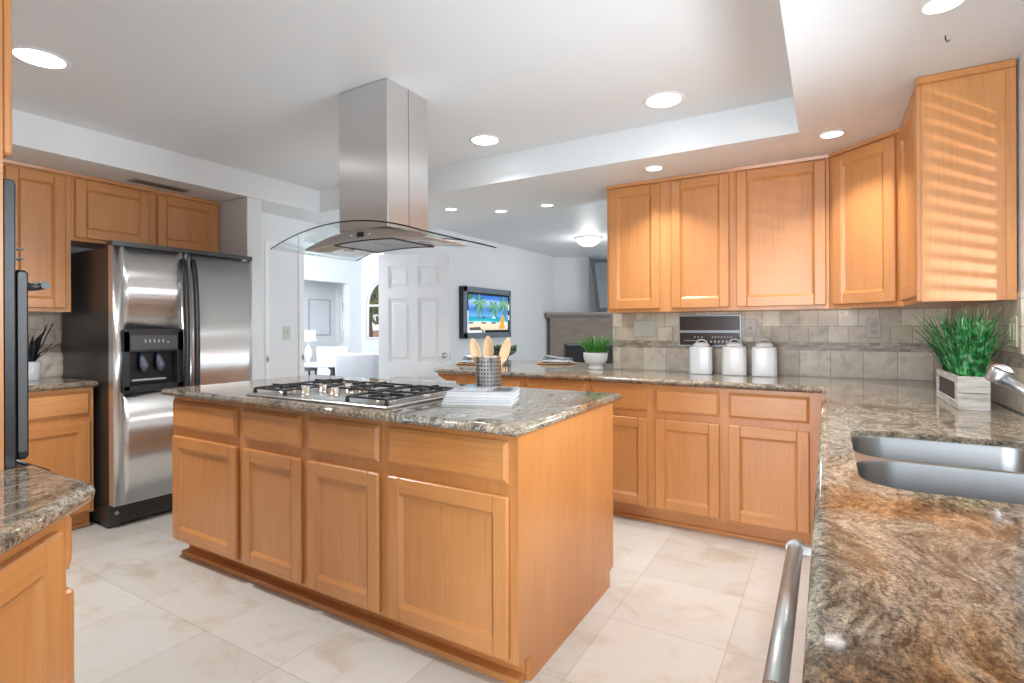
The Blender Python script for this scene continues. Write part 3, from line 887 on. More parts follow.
# ------------------------------------------------------------------ refrigerator (local: x along width, front at -y)
FW, FH = .910, 1.775
rf = thing('refrigerator', 'stainless side by side refrigerator with black sides and dispenser', 'refrigerator', (-3.80, 1.546, 0), R(90))
b = MB(); b.box(.004, FW - .004, 0, .66, .14, FH - .035, charcoal, .004); b.box(.004, FW - .004, .062, .66, .02, .14, charcoal); b.build('body', rf)
def bow(x): return -.062 - .016 * (1 - ((x - FW / 2) / (FW / 2)) ** 2)
def door_piece(b, x0, x1, z0, z1, m):
    n = max(2, int((x1 - x0) / .03)); fr_ = [(x0 + (x1 - x0) * k / n) for k in range(n + 1)]
    i = b.mi(m)
    g = [[b.bm.verts.new((x, bow(x), z)) for z in (z0, z1)] for x in fr_]
    h = [[b.bm.verts.new((x, -.004, z)) for z in (z0, z1)] for x in (x0, x1)]
    for k in range(n):
        f = b.bm.faces.new((g[k][0], g[k + 1][0], g[k + 1][1], g[k][1])); f.material_index = i; f.smooth = True
    for vs in ([h[0][0], g[0][0], g[0][1], h[0][1]], [g[n][0], h[1][0], h[1][1], g[n][1]], [h[0][1]] + [q[1] for q in g] + [h[1][1]], [h[0][0]] + [q[0] for q in g] + [h[1][0]]):
        f = b.bm.faces.new(vs); f.material_index = i
SPL = .430; DZ0, DZ1, DX0, DX1 = .848, 1.222, .055, .392
fd = MB()
zt = FH - .028
door_piece(fd, 0, DX0, .15, zt, fridge_steel); door_piece(fd, DX1, SPL - .003, .15, zt, fridge_steel)
door_piece(fd, DX0, DX1, DZ1, zt, fridge_steel); door_piece(fd, DX0, DX1, .15, DZ0, fridge_steel)
ld = fd.build('freezer_door', rf)
fd = MB(); door_piece(fd, SPL + .003, FW, .15, zt, fridge_steel); rd = fd.build('fridge_door', rf)
for nm, a0, a1, par in (('top_cap', -.003, SPL - .002, ld), ('top_cap', SPL + .002, FW + .003, rd)):
    b = MB(); n = 14
    pl_ = [(a0 + (a1 - a0) * k / n, bow(a0 + (a1 - a0) * k / n) - .003) for k in range(n + 1)] + [(a1, .02), (a0, .02)]
    b.prism(pl_, 'z', zt, FH, dark_grey); b.build(nm, par)
b = MB(); b.box(DX0 - .012, DX1 + .012, bow(.2) - .010, -.02, DZ0 - .012, DZ0 + .035, black_plastic, .006)
b.box(DX0 - .012, DX1 + .012, bow(.2) - .010, -.02, DZ1 - .135, DZ1 + .012, black_plastic, .006)
b.box(DX0 - .012, DX0 + .030, bow(.2) - .010, -.02, DZ0, DZ1, black_plastic, .005); b.box(DX1 - .030, DX1 + .012, bow(.2) - .010, -.02, DZ0, DZ1, black_plastic, .005)
b.box(DX0, DX1, -.018, -.005, DZ0, DZ1, black_gloss)
dp = b.build('dispenser', ld)
b = MB(); yf = bow(.2) - .0112
b.box(DX0 + .03, DX1 - .03, yf - .0008, yf, DZ1 - .118, DZ1 - .028, dark_grey, .0)
for k in range(5): b.box(.165 + k * .026, .172 + k * .026, yf - .0022, yf - .001, DZ1 - .074, DZ1 - .054, disp_glow)
b.box(.297, .308, yf - .0022, yf - .001, DZ1 - .078, DZ1 - .070, disp_glow); b.box(.14, .24, yf - .0022, yf - .001, DZ1 - .102, DZ1 - .098, dark_grey)
b.build('control_panel', dp)
for px_ in (.165, .262):
    b = MB(); b.tube([(px_, -.035, 1.085), (px_, -.05, 1.05), (px_ + .005, -.066, 1.00), (px_ + .005, -.062, .965)], [.010, .016, .026, .014], paddle_mat, 10)
    b.build('dispenser_paddle', dp)
b = MB(); b.box(.10, .30, -.07, -.03, .905, .918, silver_plastic, .003); b.build('cup_rest', dp)
for par, xh in ((ld, SPL - .032), (rd, SPL + .034)):
    b = MB(); pts = []; 
    for k in range(17):
        s_ = k / 16; z = .50 + s_ * 1.20
        yb = bow(xh) - .006; pts.append((xh, yb - .050 * math.sin(PI * s_) ** .45, z))
    vs = b.tube(pts, .0145, black_plastic, 14)
    for v in vs: v.co.x = xh + (v.co.x - xh) * 1.25
    b.build('handle', par)
b = MB(); b.box(.0, FW, .010, .07, .012, .138, charcoal, .004)
for k in range(5): b.box(.13, FW - .05, .006, .0102, .030 + k * .019, .038 + k * .019, dark_grey)
b.tube([(.62, .012, .075), (.62, .003, .075)], .045, black_plastic, 20); b.tube([(.045, .012, .090), (.045, .003, .090)], .012, nickel, 14)
b.build('base_grille', rf)
b = MB(); b.box(FW - .085, FW - .045, bow(FW - .06) - .0025, bow(FW - .06) + .004, 1.735, 1.745, silver_plastic); b.build('badge', rd)

# ------------------------------------------------------------------ range hood
HX, HY = -1.957, 2.02
hood = thing('range_hood', 'stainless island range hood with curved glass canopy above the cooktop', 'range hood', (HX, HY, 1.60))
b = MB(); b.box(-.166, .166, -.149, .149, .118, .676, hood_steel, .003); b.box(-.1635, .1635, -.1465, .1465, .67, Z_T - 1.60 - .001, hood_steel, .003)
ch = b.build('chimney', hood)
b = MB(); b.box(.1655, .1666, -.002, .002, .14, .676, dark_grey); b.box(.1630, .1640, -.002, .002, .676, Z_T - 1.6 - .002, dark_grey); b.build('seam', ch)
GW, GY0, GY1 = .505, -.30, .28
def gz(x): return .040 + .086 * (1 - (x / GW) ** 2) 
b = MB()
N_ = 32
g = [b.surf(lambda u, v, dz=dz: Vector((-GW + 2 * GW * u, GY0 + (GY1 - GY0) * v, gz(-GW + 2 * GW * u) + dz)), N_, 1, glass) for dz in (0, .006)]
ie = b.mi(glass_edge)
def band(p, q, r_, s_):
    f = b.bm.faces.new((p, q, r_, s_)); f.material_index = ie
for u in range(N_):
    for v in (0, 1): band(g[0][u][v], g[0][u + 1][v], g[1][u + 1][v], g[1][u][v])
band(g[0][N_][0], g[0][N_][1], g[1][N_][1], g[1][N_][0]); ie = b.mi(clear_edge); band(g[0][0][0], g[0][0][1], g[1][0][1], g[1][0][0])
b.build('glass_canopy', hood)
BW, BY0_, BY1_ = .41, -.165, .165
def bt(x): return .1165 - .066 * (x / BW) ** 2
def bb(x): return bt(x) - .007 - .042 * max(0, 1 - (x / BW) ** 2) ** .8
b = MB(); i = b.mi(hood_steel); n = 24
top = [[b.bm.verts.new((-BW + 2 * BW * k / n, y, bt(-BW + 2 * BW * k / n))) for y in (BY0_, BY1_)] for k in range(n + 1)]
bot = [[b.bm.verts.new((-BW + 2 * BW * k / n, y, bb(-BW + 2 * BW * k / n))) for y in (BY0_, BY1_)] for k in range(n + 1)]
for k in range(n):
    for q, sm in (((top[k][0], top[k + 1][0], top[k + 1][1], top[k][1]), True), ((bot[k][0], bot[k + 1][0], bot[k + 1][1], bot[k][1]), True), ((top[k][0], top[k + 1][0], bot[k + 1][0], bot[k][0]), False), ((top[k][1], top[k + 1][1], bot[k + 1][1], bot[k][1]), False)):
        f = b.bm.faces.new(q); f.material_index = i; f.smooth = sm
for k in (0, n):
    f = b.bm.faces.new((top[k][0], top[k][1], bot[k][1], bot[k][0])); f.material_index = i
hb = b.build('hood_body', hood)
for x0, x1 in ((-.20, -.004), (.004, .20)):
    b = MB(); b.surf(lambda u, v: Vector((x0 + (x1 - x0) * u, BY0_ + .014 + (BY1_ - BY0_ - .028) * v, bb(x0 + (x1 - x0) * u) - .003)), 8, 1, filter_mat); b.surf(lambda u, v: Vector((x0 + .004 + (x1 - x0 - .008) * u, BY0_ + .018 + (BY1_ - BY0_ - .036) * v, bb(x0 + (x1 - x0) * u) + .001)), 8, 1, filter_mat)
    b.build('grease_filter', hood, recalc=False)
b = MB()
for yy in (BY0_ + .014, BY1_ - .014):
    b.tube([(-.2 + .4 * k / 10, yy, bb(-.2 + .4 * k / 10) - .003) for k in range(11)], .004, black_plastic, 6)
for xx in (-.2, .2): b.tube([(xx, BY0_ + .014, bb(xx) - .003), (xx, BY1_ - .014, bb(xx) - .003)], .004, black_plastic, 6)
b.build('filter_frame', hood)
b = MB(); zc = (bt(0) + bb(0)) / 2
b.box(-.022, .022, BY0_ - .003, BY0_, zc - .012, zc + .012, black_plastic)
for xx in (-.06, -.04, .04, .06): b.tube([(xx, BY0_ - .006, zc), (xx, BY0_, zc)], .006, chrome, 12)
b.build('control_buttons', hood)
for xx in (-.26, .26):
    b = MB(); b.lathe([(0, -.004), (.026, -.004), (.030, -.001), (.030, .002)], silver_plastic, 20, (xx, 0, bb(xx))); b.build('hood_lamp', hood)

# ------------------------------------------------------------------ cooktop
CX0, CX1, CY0, CY1 = -2.407, -1.495, 1.548, 2.06
ck = thing('cooktop', 'stainless gas cooktop with black grates set in the island', 'cooktop', ((CX0 + CX1) / 2, (CY0 + CY1) / 2, .914))
hw, hd_ = (CX1 - CX0) / 2, (CY1 - CY0) / 2
b = MB(); b.box(-hw, hw, -hd_, hd_, 0, .011, steel, .004); b.box(-hw + .03, hw - .03, -hd_ + .03, hd_ - .03, .011, .0125, steel); b.build('steel_tray', ck)
for bx, by, br_ in ((-.33, -.125, .040), (-.33, .13, .034), (.0, .10, .050), (.33, -.125, .036), (.33, .13, .042)):
    b = MB(); b.lathe([(br_ + .018, .0125), (br_ + .016, .018), (br_, .022), (br_ * .9, .030), (0, .031)], knob_steel, 24, (bx, by, 0)); bu = b.build('burner', ck)
    b = MB(); b.lathe([(br_ * .85, .030), (br_ * .88, .037), (br_ * .7, .041), (0, .042)], iron, 24, (bx, by, 0)); b.build('burner_cap', bu)
def grate(x0, x1, y0, y1, centers):
    b = MB(); h0, h1 = .030, .039; w_ = .0042
    for y in (y0, y1): b.box(x0, x1, y - w_, y + w_, h0, h1, iron, .002)
    for x in (x0, x1): b.box(x - w_, x + w_, y0, y1, h0, h1, iron, .002)
    if y1 - y0 > .3: b.box(x0, x1, (y0 + y1) / 2 - w_, (y0 + y1) / 2 + w_, h0, h1, iron, .002)
    for x in (x0, x1):
        for y in (y0, y1): b.tube([(x, y, .0125), (x, y, .036)], [.010, .007], iron, 8)
    for cx, cy, ex, ey in centers:
        for dx, dy in ((1, 0), (-1, 0), (0, 1), (0, -1)):
            s0 = .022; e_ = ex if dx else ey
            p0 = Vector((cx + dx * s0, cy + dy * s0)); p1 = Vector((cx + dx * e_, cy + dy * e_))
            vs = b.box(min(p0.x, p1.x) - (0 if dx else .0045), max(p0.x, p1.x) + (0 if dx else .0045), min(p0.y, p1.y) - (0 if dy else .0045), max(p0.y, p1.y) + (0 if dy else .0045), h0 + .004, h1 + .008, iron, .002)
    b.build('grate', ck)
grate(-.43, -.205, -.225, .225, [(-.33, -.125, .105, .10), (-.33, .13, .105, .10)])
grate(-.17, .17, -.02, .225, [(0, .10, .165, .12)])
grate(.205, .43, -.225, .225, [(.33, -.125, .105, .10), (.33, .13, .105, .10)])
for kx, ky in ((-2.115, 1.66), (-2.125, 1.77), (-2.06, 1.87), (-1.965, 1.70), (-1.975, 1.80)):
    b = MB(); b.lathe([(.026, .0125), (.026, .017), (.021, .019), (.0195, .044), (.017, .046), (0, .046)], knob_steel, 24, (kx - (CX0 + CX1) / 2, ky - (CY0 + CY1) / 2, 0)); b.build('control_knob', ck)

# ------------------------------------------------------------------ utensil holder, spoons, magazines on the island
UH = Vector((-1.349, 2.062, .914))
uh = thing('utensil_holder', 'perforated stainless utensil holder on the island', 'utensil holder', UH)
b = MB(); b.lathe([(0, .002), (.056, .002), (.058, .004), (.058, .186), (.060, .188), (.058, .190), (.055, .188), (.055, .006), (0, .006)], steel, 36); cupo = b.build('cup', uh)
b = MB()
for j in range(24):
    for k in range(9):
        a = 2 * PI * j / 24; z = .025 + k * .0175
        c_ = Vector((math.cos(a) * .0583, math.sin(a) * .0583, z)); tt = Vector((-math.sin(a), math.cos(a), 0))
        rr_ = .0042
        b.poly([c_ + tt * rr_ * math.cos(q * PI / 3) + Vector((0, 0, rr_ * math.sin(q * PI / 3))) for q in range(6)], slot_dark)
b.build('perforations', uh)
def spoon(name, label, base, tip, face, size):
    """handle stands in the holder, oval bowl at the top"""
    base, tip = Vector(base), Vector(tip); d_ = (tip - base).normalized(); L = (tip - base).length
    side = d_.cross(Vector(face)).normalized(); nrm = side.cross(d_).normalized()
    hl = .078 * size; b = MB()
    b.tube([base, base + d_ * (L - hl * 2 + .01)], [.005, .0062], spoon_wood, 8)
    c_ = tip - d_ * hl; i = b.mi(spoon_wood)
    def shell(off, cup):
        g = []
        for r_ in range(7):
            ring = []
            for q in range(20):
                a = 2 * PI * q / 20; rr_ = r_ / 6
                w_ = .031 * size * (1 - .14 * math.cos(a))
                p = c_ + d_ * (hl * rr_ * math.cos(a)) + side * (w_ * rr_ * math.sin(a)) + nrm * (off + cup * rr_ * rr_)
                ring.append(b.bm.verts.new(p))
            g.append(ring)
        return g
    f0, f1 = shell(-.006, .008), shell(-.010, .010)
    for g in (f0, f1):
        for a, c2 in zip(g, g[1:]):
            for q in range(20):
                f = b.bm.faces.new((a[q], a[(q + 1) % 20], c2[(q + 1) % 20], c2[q])); f.material_index = i; f.smooth = True
    for q in range(20):
        f = b.bm.faces.new((f0[-1][q], f0[-1][(q + 1) % 20], f1[-1][(q + 1) % 20], f1[-1][q])); f.material_index = i; f.smooth = True
    bmesh.ops.remove_doubles(b.bm, verts=b.bm.verts[:], dist=.0003)
    tag(b.build(name), label, 'spoon', 'wooden spoons in the utensil holder')
fc = -fwd
def uu(lat, dep, z): return UH + rgt * lat + fwd * dep + Vector((0, 0, z))
spoon('wooden_spoon', 'left wooden spoon in the utensil holder, leaning left', uu(-.014, -.016, .010), uu(-.076, .0, .274), fc + rgt * .3, .80)
spoon('wooden_spoon', 'middle upright wooden spoon in the utensil holder', uu(.0, .022, .010), uu(-.004, .022, .284), fc, .84)
spoon('wooden_spoon', 'right wooden spoon in the utensil holder, leaning right and turned edgeways', uu(.016, -.010, .010), uu(.094, .015, .275), fc + rgt * .5, .80)

mz = .914
mags = [((-1.292, 1.918), 22, .30, .215, .012, cover_tan), ((-1.289, 1.916), 23, .295, .212, .010, cover_grey), ((-1.285, 1.919), 21, .29, .212, .012, cover_white), ((-1.282, 1.920), 24, .288, .21, .011, cover_white), ((-1.277, 1.923), 22, .286, .208, .009, cover_grey)]
mlab = ['tan magazine at the bottom of the stack on the island', 'grey magazine second from the bottom of the island stack', 'white magazine in the middle of the island stack', 'white magazine second from the top of the island stack', 'magazine with a grey photo cover on top of the island stack']
for (mx, my), rz_, lx, ly, th_, cm in [(m_[0], m_[1], m_[2], m_[3], m_[4], m_[5]) for m_ in mags]:
    k_ = [m_[0] for m_ in mags].index((mx, my))
    m_o = thing('magazine', mlab[k_], 'magazine', (mx, my, mz), R(rz_), 'magazines stacked on the island')
    b = MB(); b.box(-lx / 2 + .002, lx / 2 - .002, -ly / 2 + .001, ly / 2 - .002, .0012, th_ - .0012, page_mat); b.build('pages', m_o)
    b = MB(); b.box(-lx / 2, lx / 2, -ly / 2, ly / 2, 0, .0012, cm); b.box(-lx / 2, lx / 2, -ly / 2, ly / 2, th_ - .0012, th_, cm); b.box(-lx / 2, lx / 2, ly / 2 - .001, ly / 2, 0, th_, cm)
    if k_ == 4:
        b.box(-.10, .02, -.08, .04, th_, th_ + .0003, cover_white); b.box(.04, .12, -.07, .06, th_, th_ + .0003, dark_grey)
    b.build('cover', m_o)
    mz += th_ + .0003

# ------------------------------------------------------------------ things on the back worktop
def canister(label, x, y, s):
    t_ = thing('canister', label, 'canister', (x, y, .914), R(4), 'white ceramic canisters')
    w_, c_, h_ = .073 * s, .017 * s, .178 * s
    def octo(w, c): return [(-w + c, -w), (w - c, -w), (w, -w + c), (w, w - c), (w - c, w), (-w + c, w), (-w, w - c), (-w, -w + c)]
    def loft(levels, m, name):
        b = MB(); i = b.mi(m); rings = [[b.bm.verts.new((p[0], p[1], z)) for p in octo(w, c)] for w, c, z in levels]
        for a, d_ in zip(rings, rings[1:]):
            for j in range(8):
                f = b.bm.faces.new((a[j], a[(j + 1) % 8], d_[(j + 1) % 8], d_[j])); f.material_index = i
        for r_ in (rings[0], rings[-1]):
            f = b.bm.faces.new(r_); f.material_index = i
        bmesh.ops.recalc_face_normals(b.bm, faces=b.bm.faces[:])
        bmesh.ops.bevel(b.bm, geom=[e for e in b.bm.edges], offset=.0022, segments=2, affect='EDGES', profile=.5)
        for f in b.bm.faces: f.smooth = True
        return b.build(name, t_)
    loft([(w_ * .96, c_, 0), (w_, c_, .006), (w_, c_, h_), (w_ * .95, c_, h_ + .010), (w_ * .70, c_, h_ + .014)], ceramic, 'body')
    lid = loft([(w_ * .72, c_, h_ + .0142), (w_ * .72, c_, h_ + .024), (w_ * .64, c_, h_ + .032), (w_ * .34, c_ * .5, h_ + .040)], ceramic, 'lid')
    b = MB(); b.tube([(.034 * s * math.cos(PI * k / 12), 0, h_ + .034 + .024 * s * math.sin(PI * k / 12)) for k in range(13)], .0055, ceramic, 10); b.build('loop_handle', lid)
canister('leftmost white lidded canister in front of the intercom', -.740, 3.79, .98)
canister('middle white lidded canister on the back worktop', -.528, 3.79, 1.0)
canister('rightmost white lidded canister on the back worktop', -.349, 3.79, 1.0)

def blade(b, m, base, direction, length, width, bend, lift, n=7):
    """one grass blade: starts upright, curls outward"""
    d_ = Vector((direction[0], direction[1], 0)); s_ = Vector((-d_.y, d_.x, 0)).normalized(); i = b.mi(m)
    prev = None
    for k in range(n + 1):
        q = k / n
        p = Vector(base) + d_ * (bend * q ** 2 * length + lift * q * length) + Vector((0, 0, length * (q - .42 * bend * q * q)))
        w_ = width * (1 - q ** 2.2) * (.6 + .4 * min(1, q * 4))
        cur = (b.bm.verts.new(p - s_ * w_), b.bm.verts.new(p + s_ * w_)) if k < n else (b.bm.verts.new(p),)
        if prev:
            f = b.bm.faces.new((prev[0], prev[1], *cur[::-1])); f.material_index = i; f.smooth = True
        prev = cur

rng = random.Random(4)
pt = thing('grass_pot', 'white footed pot of short green grass on the back worktop', 'plant', (-1.515, 3.80, .914))
b = MB(); b.lathe([(0, 0), (.056, 0), (.059, .004), (.059, .018), (.052, .022), (.052, .034), (.060, .040), (.078, .052), (.088, .075), (.092, .105), (.092, .128), (.086, .128), (.084, .11), (0, .105)], ceramic, 40); b.build('pot', pt)
b = MB()
for _ in range(60):
    a, r_ = rng.random() * 2 * PI, rng.random() ** .5 * .075
    p = Vector((r_ * math.cos(a), r_ * math.sin(a), .118 + rng.random() * .012)); b.tube([p, p + Vector((rng.uniform(-.03, .03), rng.uniform(-.03, .03), rng.uniform(0, .012)))], .006, moss, 5)
b.build('moss', pt)
b = MB()
for _ in range(230):
    a, r_ = rng.random() * 2 * PI, rng.random() ** .5 * .07
    a2 = a + rng.uniform(-.6, .6); L_b = rng.uniform(.10, .185)
    blade(b, pot_grass, (r_ * math.cos(a), r_ * math.sin(a), .115), (math.cos(a2), math.sin(a2)), L_b, .0035, rng.uniform(.1, .7), rng.uniform(.1, .5) * (.4 + r_ / .07))
b.build('grass', pt, recalc=False)

bx = thing('planter_box', 'white washed wooden planter box of tall grass by the sink', 'plant', (.478, 2.855, .914), 0)
b = MB(); hx, hy, hz_ = .049, .225, .128
for x0, x1 in ((-hx, -hx + .011), (hx - .011, hx)):
    if x0 < 0:
        b.box(x0, x1, -hy, hy, 0, .030, whitewash, .0015); b.box(x0, x1, -hy, hy, hz_ - .028, hz_, whitewash, .0015)
        b.box(x0, x1, -hy, -hy + .045, .030, hz_ - .028, whitewash); b.box(x0, x1, hy - .045, hy, .030, hz_ - .028, whitewash)
    else: b.box(x0, x1, -hy, hy, 0, hz_, whitewash, .0015)
for y0, y1 in ((-hy - .001, -hy + .012), (hy - .012, hy + .001)):
    for z0, z1 in ((0.0, .063), (.065, hz_)): b.box(-hx + .0005, hx - .0005, y0, y1, z0, z1, whitewash, .0015)
b.box(-hx + .01, hx - .01, -hy + .01, hy - .01, .002, .010, whitewash)
b.build('box', bx)
b = MB(); b.box(-hx + .004, -hx + .009, -hy + .04, hy - .04, .026, hz_ - .024, chalk); b.build('chalkboard', bx)
b = MB(); b.surf(lambda u, v: Vector((-hx + .011 + (2 * hx - .022) * u, -hy + .012 + (2 * hy - .024) * v, .095 + .006 * math.sin(v * 23) * math.cos(u * 9))), 4, 16, moss); b.build('soil', bx)
b = MB()
for _ in range(190):
    x, y = rng.uniform(-.032, .032), rng.uniform(-.20, .20)
    a = math.atan2(y * 1.0 + rng.uniform(-.12, .12), x * 2.0 + rng.uniform(-.06, .06))
    blade(b, grass_mat, (x, y, .09), (math.cos(a), math.sin(a)), rng.uniform(.20, .345), rng.uniform(.0045, .0075), rng.uniform(.0, .40), rng.uniform(.0, .34))
for _ in range(40):
    x, y = rng.uniform(-.03, .03), rng.uniform(-.20, .20); a = rng.choice((PI, 0)) + rng.uniform(-1.0, 1.0)
    if math.cos(a) > 0: a = a * .6 - .5
    blade(b, grass_mat, (x, y, .09), (math.cos(a), math.sin(a)), rng.uniform(.28, .40), .0045, rng.uniform(.3, .8), rng.uniform(.05, .25) if math.cos(a) < 0 else 0)
for v in b.bm.verts: v.co.x = min(v.co.x, .122 + .02 * (v.co.x > .2) * 0)
b.build('grass', bx, recalc=False)

def setting(x, y, kind, lab):
    g_ = 'place settings on the peninsula'
    b = MB(); b.lathe([(0, .001), (.13, .001), (.172, .006), (.175, .010), (.168, .013), (.13, .008), (0, .008)], rattan, 40, (x, y, .914)); tag(b.build('charger_plate'), 'round rattan charger ' + lab, 'plate', g_)
    b = MB(); b.lathe([(0, .0095), (.10, .0095), (.145, .022), (.147, .024), (.142, .025), (.10, .014), (0, .014)], ceramic, 40, (x, y, .914)); tag(b.build('dinner_plate'), 'white dinner plate ' + lab, 'plate', g_)
    nn = bpy.data.meshes.new
    b = MB(); m_ = napkin_mat
    for k in range(4):
        a0 = .030 + k * .0085
        def sh(u, v, k=k, a0=a0): 
            return Vector((x - .11 + .22 * u + .008 * k, y - .055 + .11 * v + .006 * math.sin(u * 6 + k), .914 + a0 + .010 * math.sin(u * 3.1 + k * .7) + .004 * math.sin(v * 5)))
        g0 = b.surf(sh, 14, 6, (napkin_stripe if (k % 2 and kind) else m_)); g1 = b.surf(lambda u, v: sh(u, v) + Vector((0, 0, .006)), 14, 6, (napkin_stripe if (k % 2 and kind) else m_))
        i = b.mi(m_)
        for e in range(14):
            for v in (0, 6):
                f = b.bm.faces.new((g0[e][v], g0[e + 1][v], g1[e + 1][v], g1[e][v])); f.material_index = i
        for e in range(6):
            for u in (0, 14):
                f = b.bm.faces.new((g0[u][e], g0[u][e + 1], g1[u][e + 1], g1[u][e])); f.material_index = i
    tag(b.build('folded_napkin'), ('striped' if kind else 'blue grey') + ' folded napkin ' + lab, 'napkin')
setting(-2.05, 4.22, 0, 'at the place setting left of the footed grass pot')
setting(-2.66, 3.86, 1, 'at the place setting behind the utensil holder')

sc_ = thing('succulent_bowl', 'dark bowl of green succulents on a wire stand on the peninsula', 'plant', (-2.35, 3.80, .914)); sc_.scale = (1.25, 1.25, 1.2)
b = MB()
for a in (0, 1.57, 3.14, 4.71):
    b.tube([(.045 * math.cos(a), .045 * math.sin(a), 0), (.045 * math.cos(a), .045 * math.sin(a), .062)], .004, dark_grey, 8)
b.tube([(.045 * math.cos(2 * PI * k / 20), .045 * math.sin(2 * PI * k / 20), .060) for k in range(21)], .004, dark_grey, 6, False); b.build('wire_stand', sc_)
b = MB(); b.lathe([(0, .064), (.05, .066), (.085, .085), (.10, .105), (.096, .105), (.08, .092), (0, .09)], dark_grey, 28); b.build('bowl', sc_)
b = MB()
for _ in range(150):
    a, r_ = rng.random() * 2 * PI, rng.random() ** .5 * .085
    p = Vector((r_ * math.cos(a), r_ * math.sin(a), .095)); q = p + Vector((math.cos(a) * .02, math.sin(a) * .02, rng.uniform(.02, .055))); b.tube([p, p.lerp(q, .6), q], [.004, .009, .001], dark_leaf, 5)
b.build('succulents', sc_)

lp = thing('potted_succulent', 'dark spiky plant in a white pot on the left worktop', 'plant', (-4.32, 1.335, .914))
b = MB(); b.lathe([(0, 0), (.046, 0), (.048, .004), (.052, .115), (.049, .118), (.047, .10), (0, .098)], ceramic, 32, smooth=True); b.build('pot', lp)
b = MB()
for k in range(13):
    a = k * 2.4; L_b = .12 + .16 * rng.random()
    d_ = Vector((math.cos(a), math.sin(a), 0)); s_ = Vector((-d_.y, d_.x, 0)); i = b.mi(black_leaf); prev = None
    for q in range(7):
        t2 = q / 6; p = d_ * (.01 + (.10 + .05 * rng.random()) * t2 ** 1.4) + Vector((0, 0, .098 + L_b * t2))
        w_ = .016 * math.sin(PI * min(1, .25 + .75 * t2)) if q < 6 else .0004
        cur = [b.bm.verts.new(p - s_ * w_), b.bm.verts.new(p - d_ * .004), b.bm.verts.new(p + s_ * w_), b.bm.verts.new(p + d_ * .004)]
        if prev:
            for j in range(4):
                f = b.bm.faces.new((prev[j], prev[(j + 1) % 4], cur[(j + 1) % 4], cur[j])); f.material_index = i; f.smooth = True
        prev = cur
b.build('leaves', lp)

# ------------------------------------------------------------------ plates and panels on the splashback
ic = thing('intercom_panel', 'brown wall intercom panel with a silver frame on the splashback', 'intercom', (-.712, 3.922, 1.207))
b = MB(); b.box(-.212, .212, -.010, -.0005, -.112, .112, silver_plastic, .003); b.build('frame', ic)
b = MB(); b.box(-.200, .200, -.014, -.0095, .002, .101, intercom_brown); b.build('upper_panel', ic)
b = MB(); b.box(-.200, .200, -.014, -.0095, -.101, -.016, intercom_brown); b.box(-.200, .200, -.0155, -.0095, -.012, -.002, silver_plastic, .002); b.build('lower_panel', ic)
b = MB()
for k in range(7):
    b.box(.02 + k * .02, .026 + k * .02, -.0152, -.014, -.050, -.040, marks_white); b.box(-.02 + k * .026, -.008 + k * .026, -.0155, -.014, -.084, -.070, marks_white)
for k in range(3): b.box(-.10 + k * .025, -.092 + k * .025, -.0152, -.014, -.050, -.042, marks_white)
b.box(-.17, -.09, -.0152, -.014, -.072, -.069, marks_white)
b.build('button_marks', ic)

def wall_plate(name, label, cat, loc, rz, w_, h_, m_, kind):
    t_ = thing(name, label, cat, loc, rz)
    b = MB(); b.box(-w_ / 2, w_ / 2, -.007, -.0005, -h_ / 2, h_ / 2, m_, .0025); b.build('plate', t_)
    b = MB()
    if kind == 'outlet':
        for z in (-.021, .021):
            b.lathe([(0, .0), (.014, .0), (.0145, -.002)], m_, 16, (0, 0, 0)) if False else None
            b.box(-.015, .015, -.009, -.007, z - .013, z + .013, m_, .004)
            for xx in (-.006, .006): b.box(xx - .0012, xx + .0012, -.0096, -.009, z - .002, z + .007, slot_dark)
            b.tube([(0, -.0089, z - .008), (0, -.0096, z - .008)], .0022, slot_dark, 8)
    elif kind == 'jack':
        for z, r_ in ((0, .006), (.042, .003), (-.042, .003)): b.tube([(0, -.007, z), (0, -.010, z)], r_, slot_dark, 12)
    elif kind == 'switch':
        for xx in (-.023, .023): b.box(xx - .016, xx + .016, -.010, -.007, -.033, .033, m_, .002)
    elif kind == 'toggle': b.box(-.005, .005, -.016, -.007, -.004, .016, m_, .002)
    else:
        for xx in (-.05, .05): b.tube([(xx, -.0068, 0), (xx, -.0082, 0)], .003, m_, 8)
    b.build({'outlet': 'receptacles', 'jack': 'jack_and_screws', 'switch': 'rocker_switches', 'toggle': 'toggle'}.get(kind, 'screws'), t_)
wall_plate('outlet', 'stone coloured double outlet under the corner upper cabinet', 'outlet', (.243, 3.922, 1.222), 0, .080, .118, stone_plate, 'outlet')
wall_plate('wall_jack', 'small grey jack plate right of the intercom', 'wall plate', (-.446, 3.922, 1.225), 0, .078, .118, plain('grey beige plate', (.52, .49, .45), .4), 'jack')
wall_plate('blank_plate', 'wide pale blank wall plate left of the intercom', 'wall plate', (-1.170, 3.922, 1.223), 0, .165, .122, pale_plate, 'blank')
wall_plate('light_switch', 'ivory double light switch on the sink wall beside the window', 'light switch', (.614, 2.725, 1.213), R(-90), .118, .118, ivory, 'switch')
wall_plate('light_switch', 'pale green light switch on the white wall left of the doorway', 'light switch', (-4.21, 3.10, 1.19), R(90), .075, .118, green_plate, 'toggle')
for yy, lab, xx in ((2.905, 'small dark strike plate on the casing nearest the refrigerator', -4.203), (3.262, 'small dark strike plate on the left doorway casing', -4.195)):
    st = thing('strike_plate', lab, 'strike plate', (xx, yy, .965), R(90))
    b = MB(); b.box(-.011, .011, -.003, -.0002, -.03, .03, nickel, .001); b.build('plate', st)
    b = MB(); b.box(-.006, .006, -.0036, -.003, -.014, .014, slot_dark); b.build('latch_hole', st)

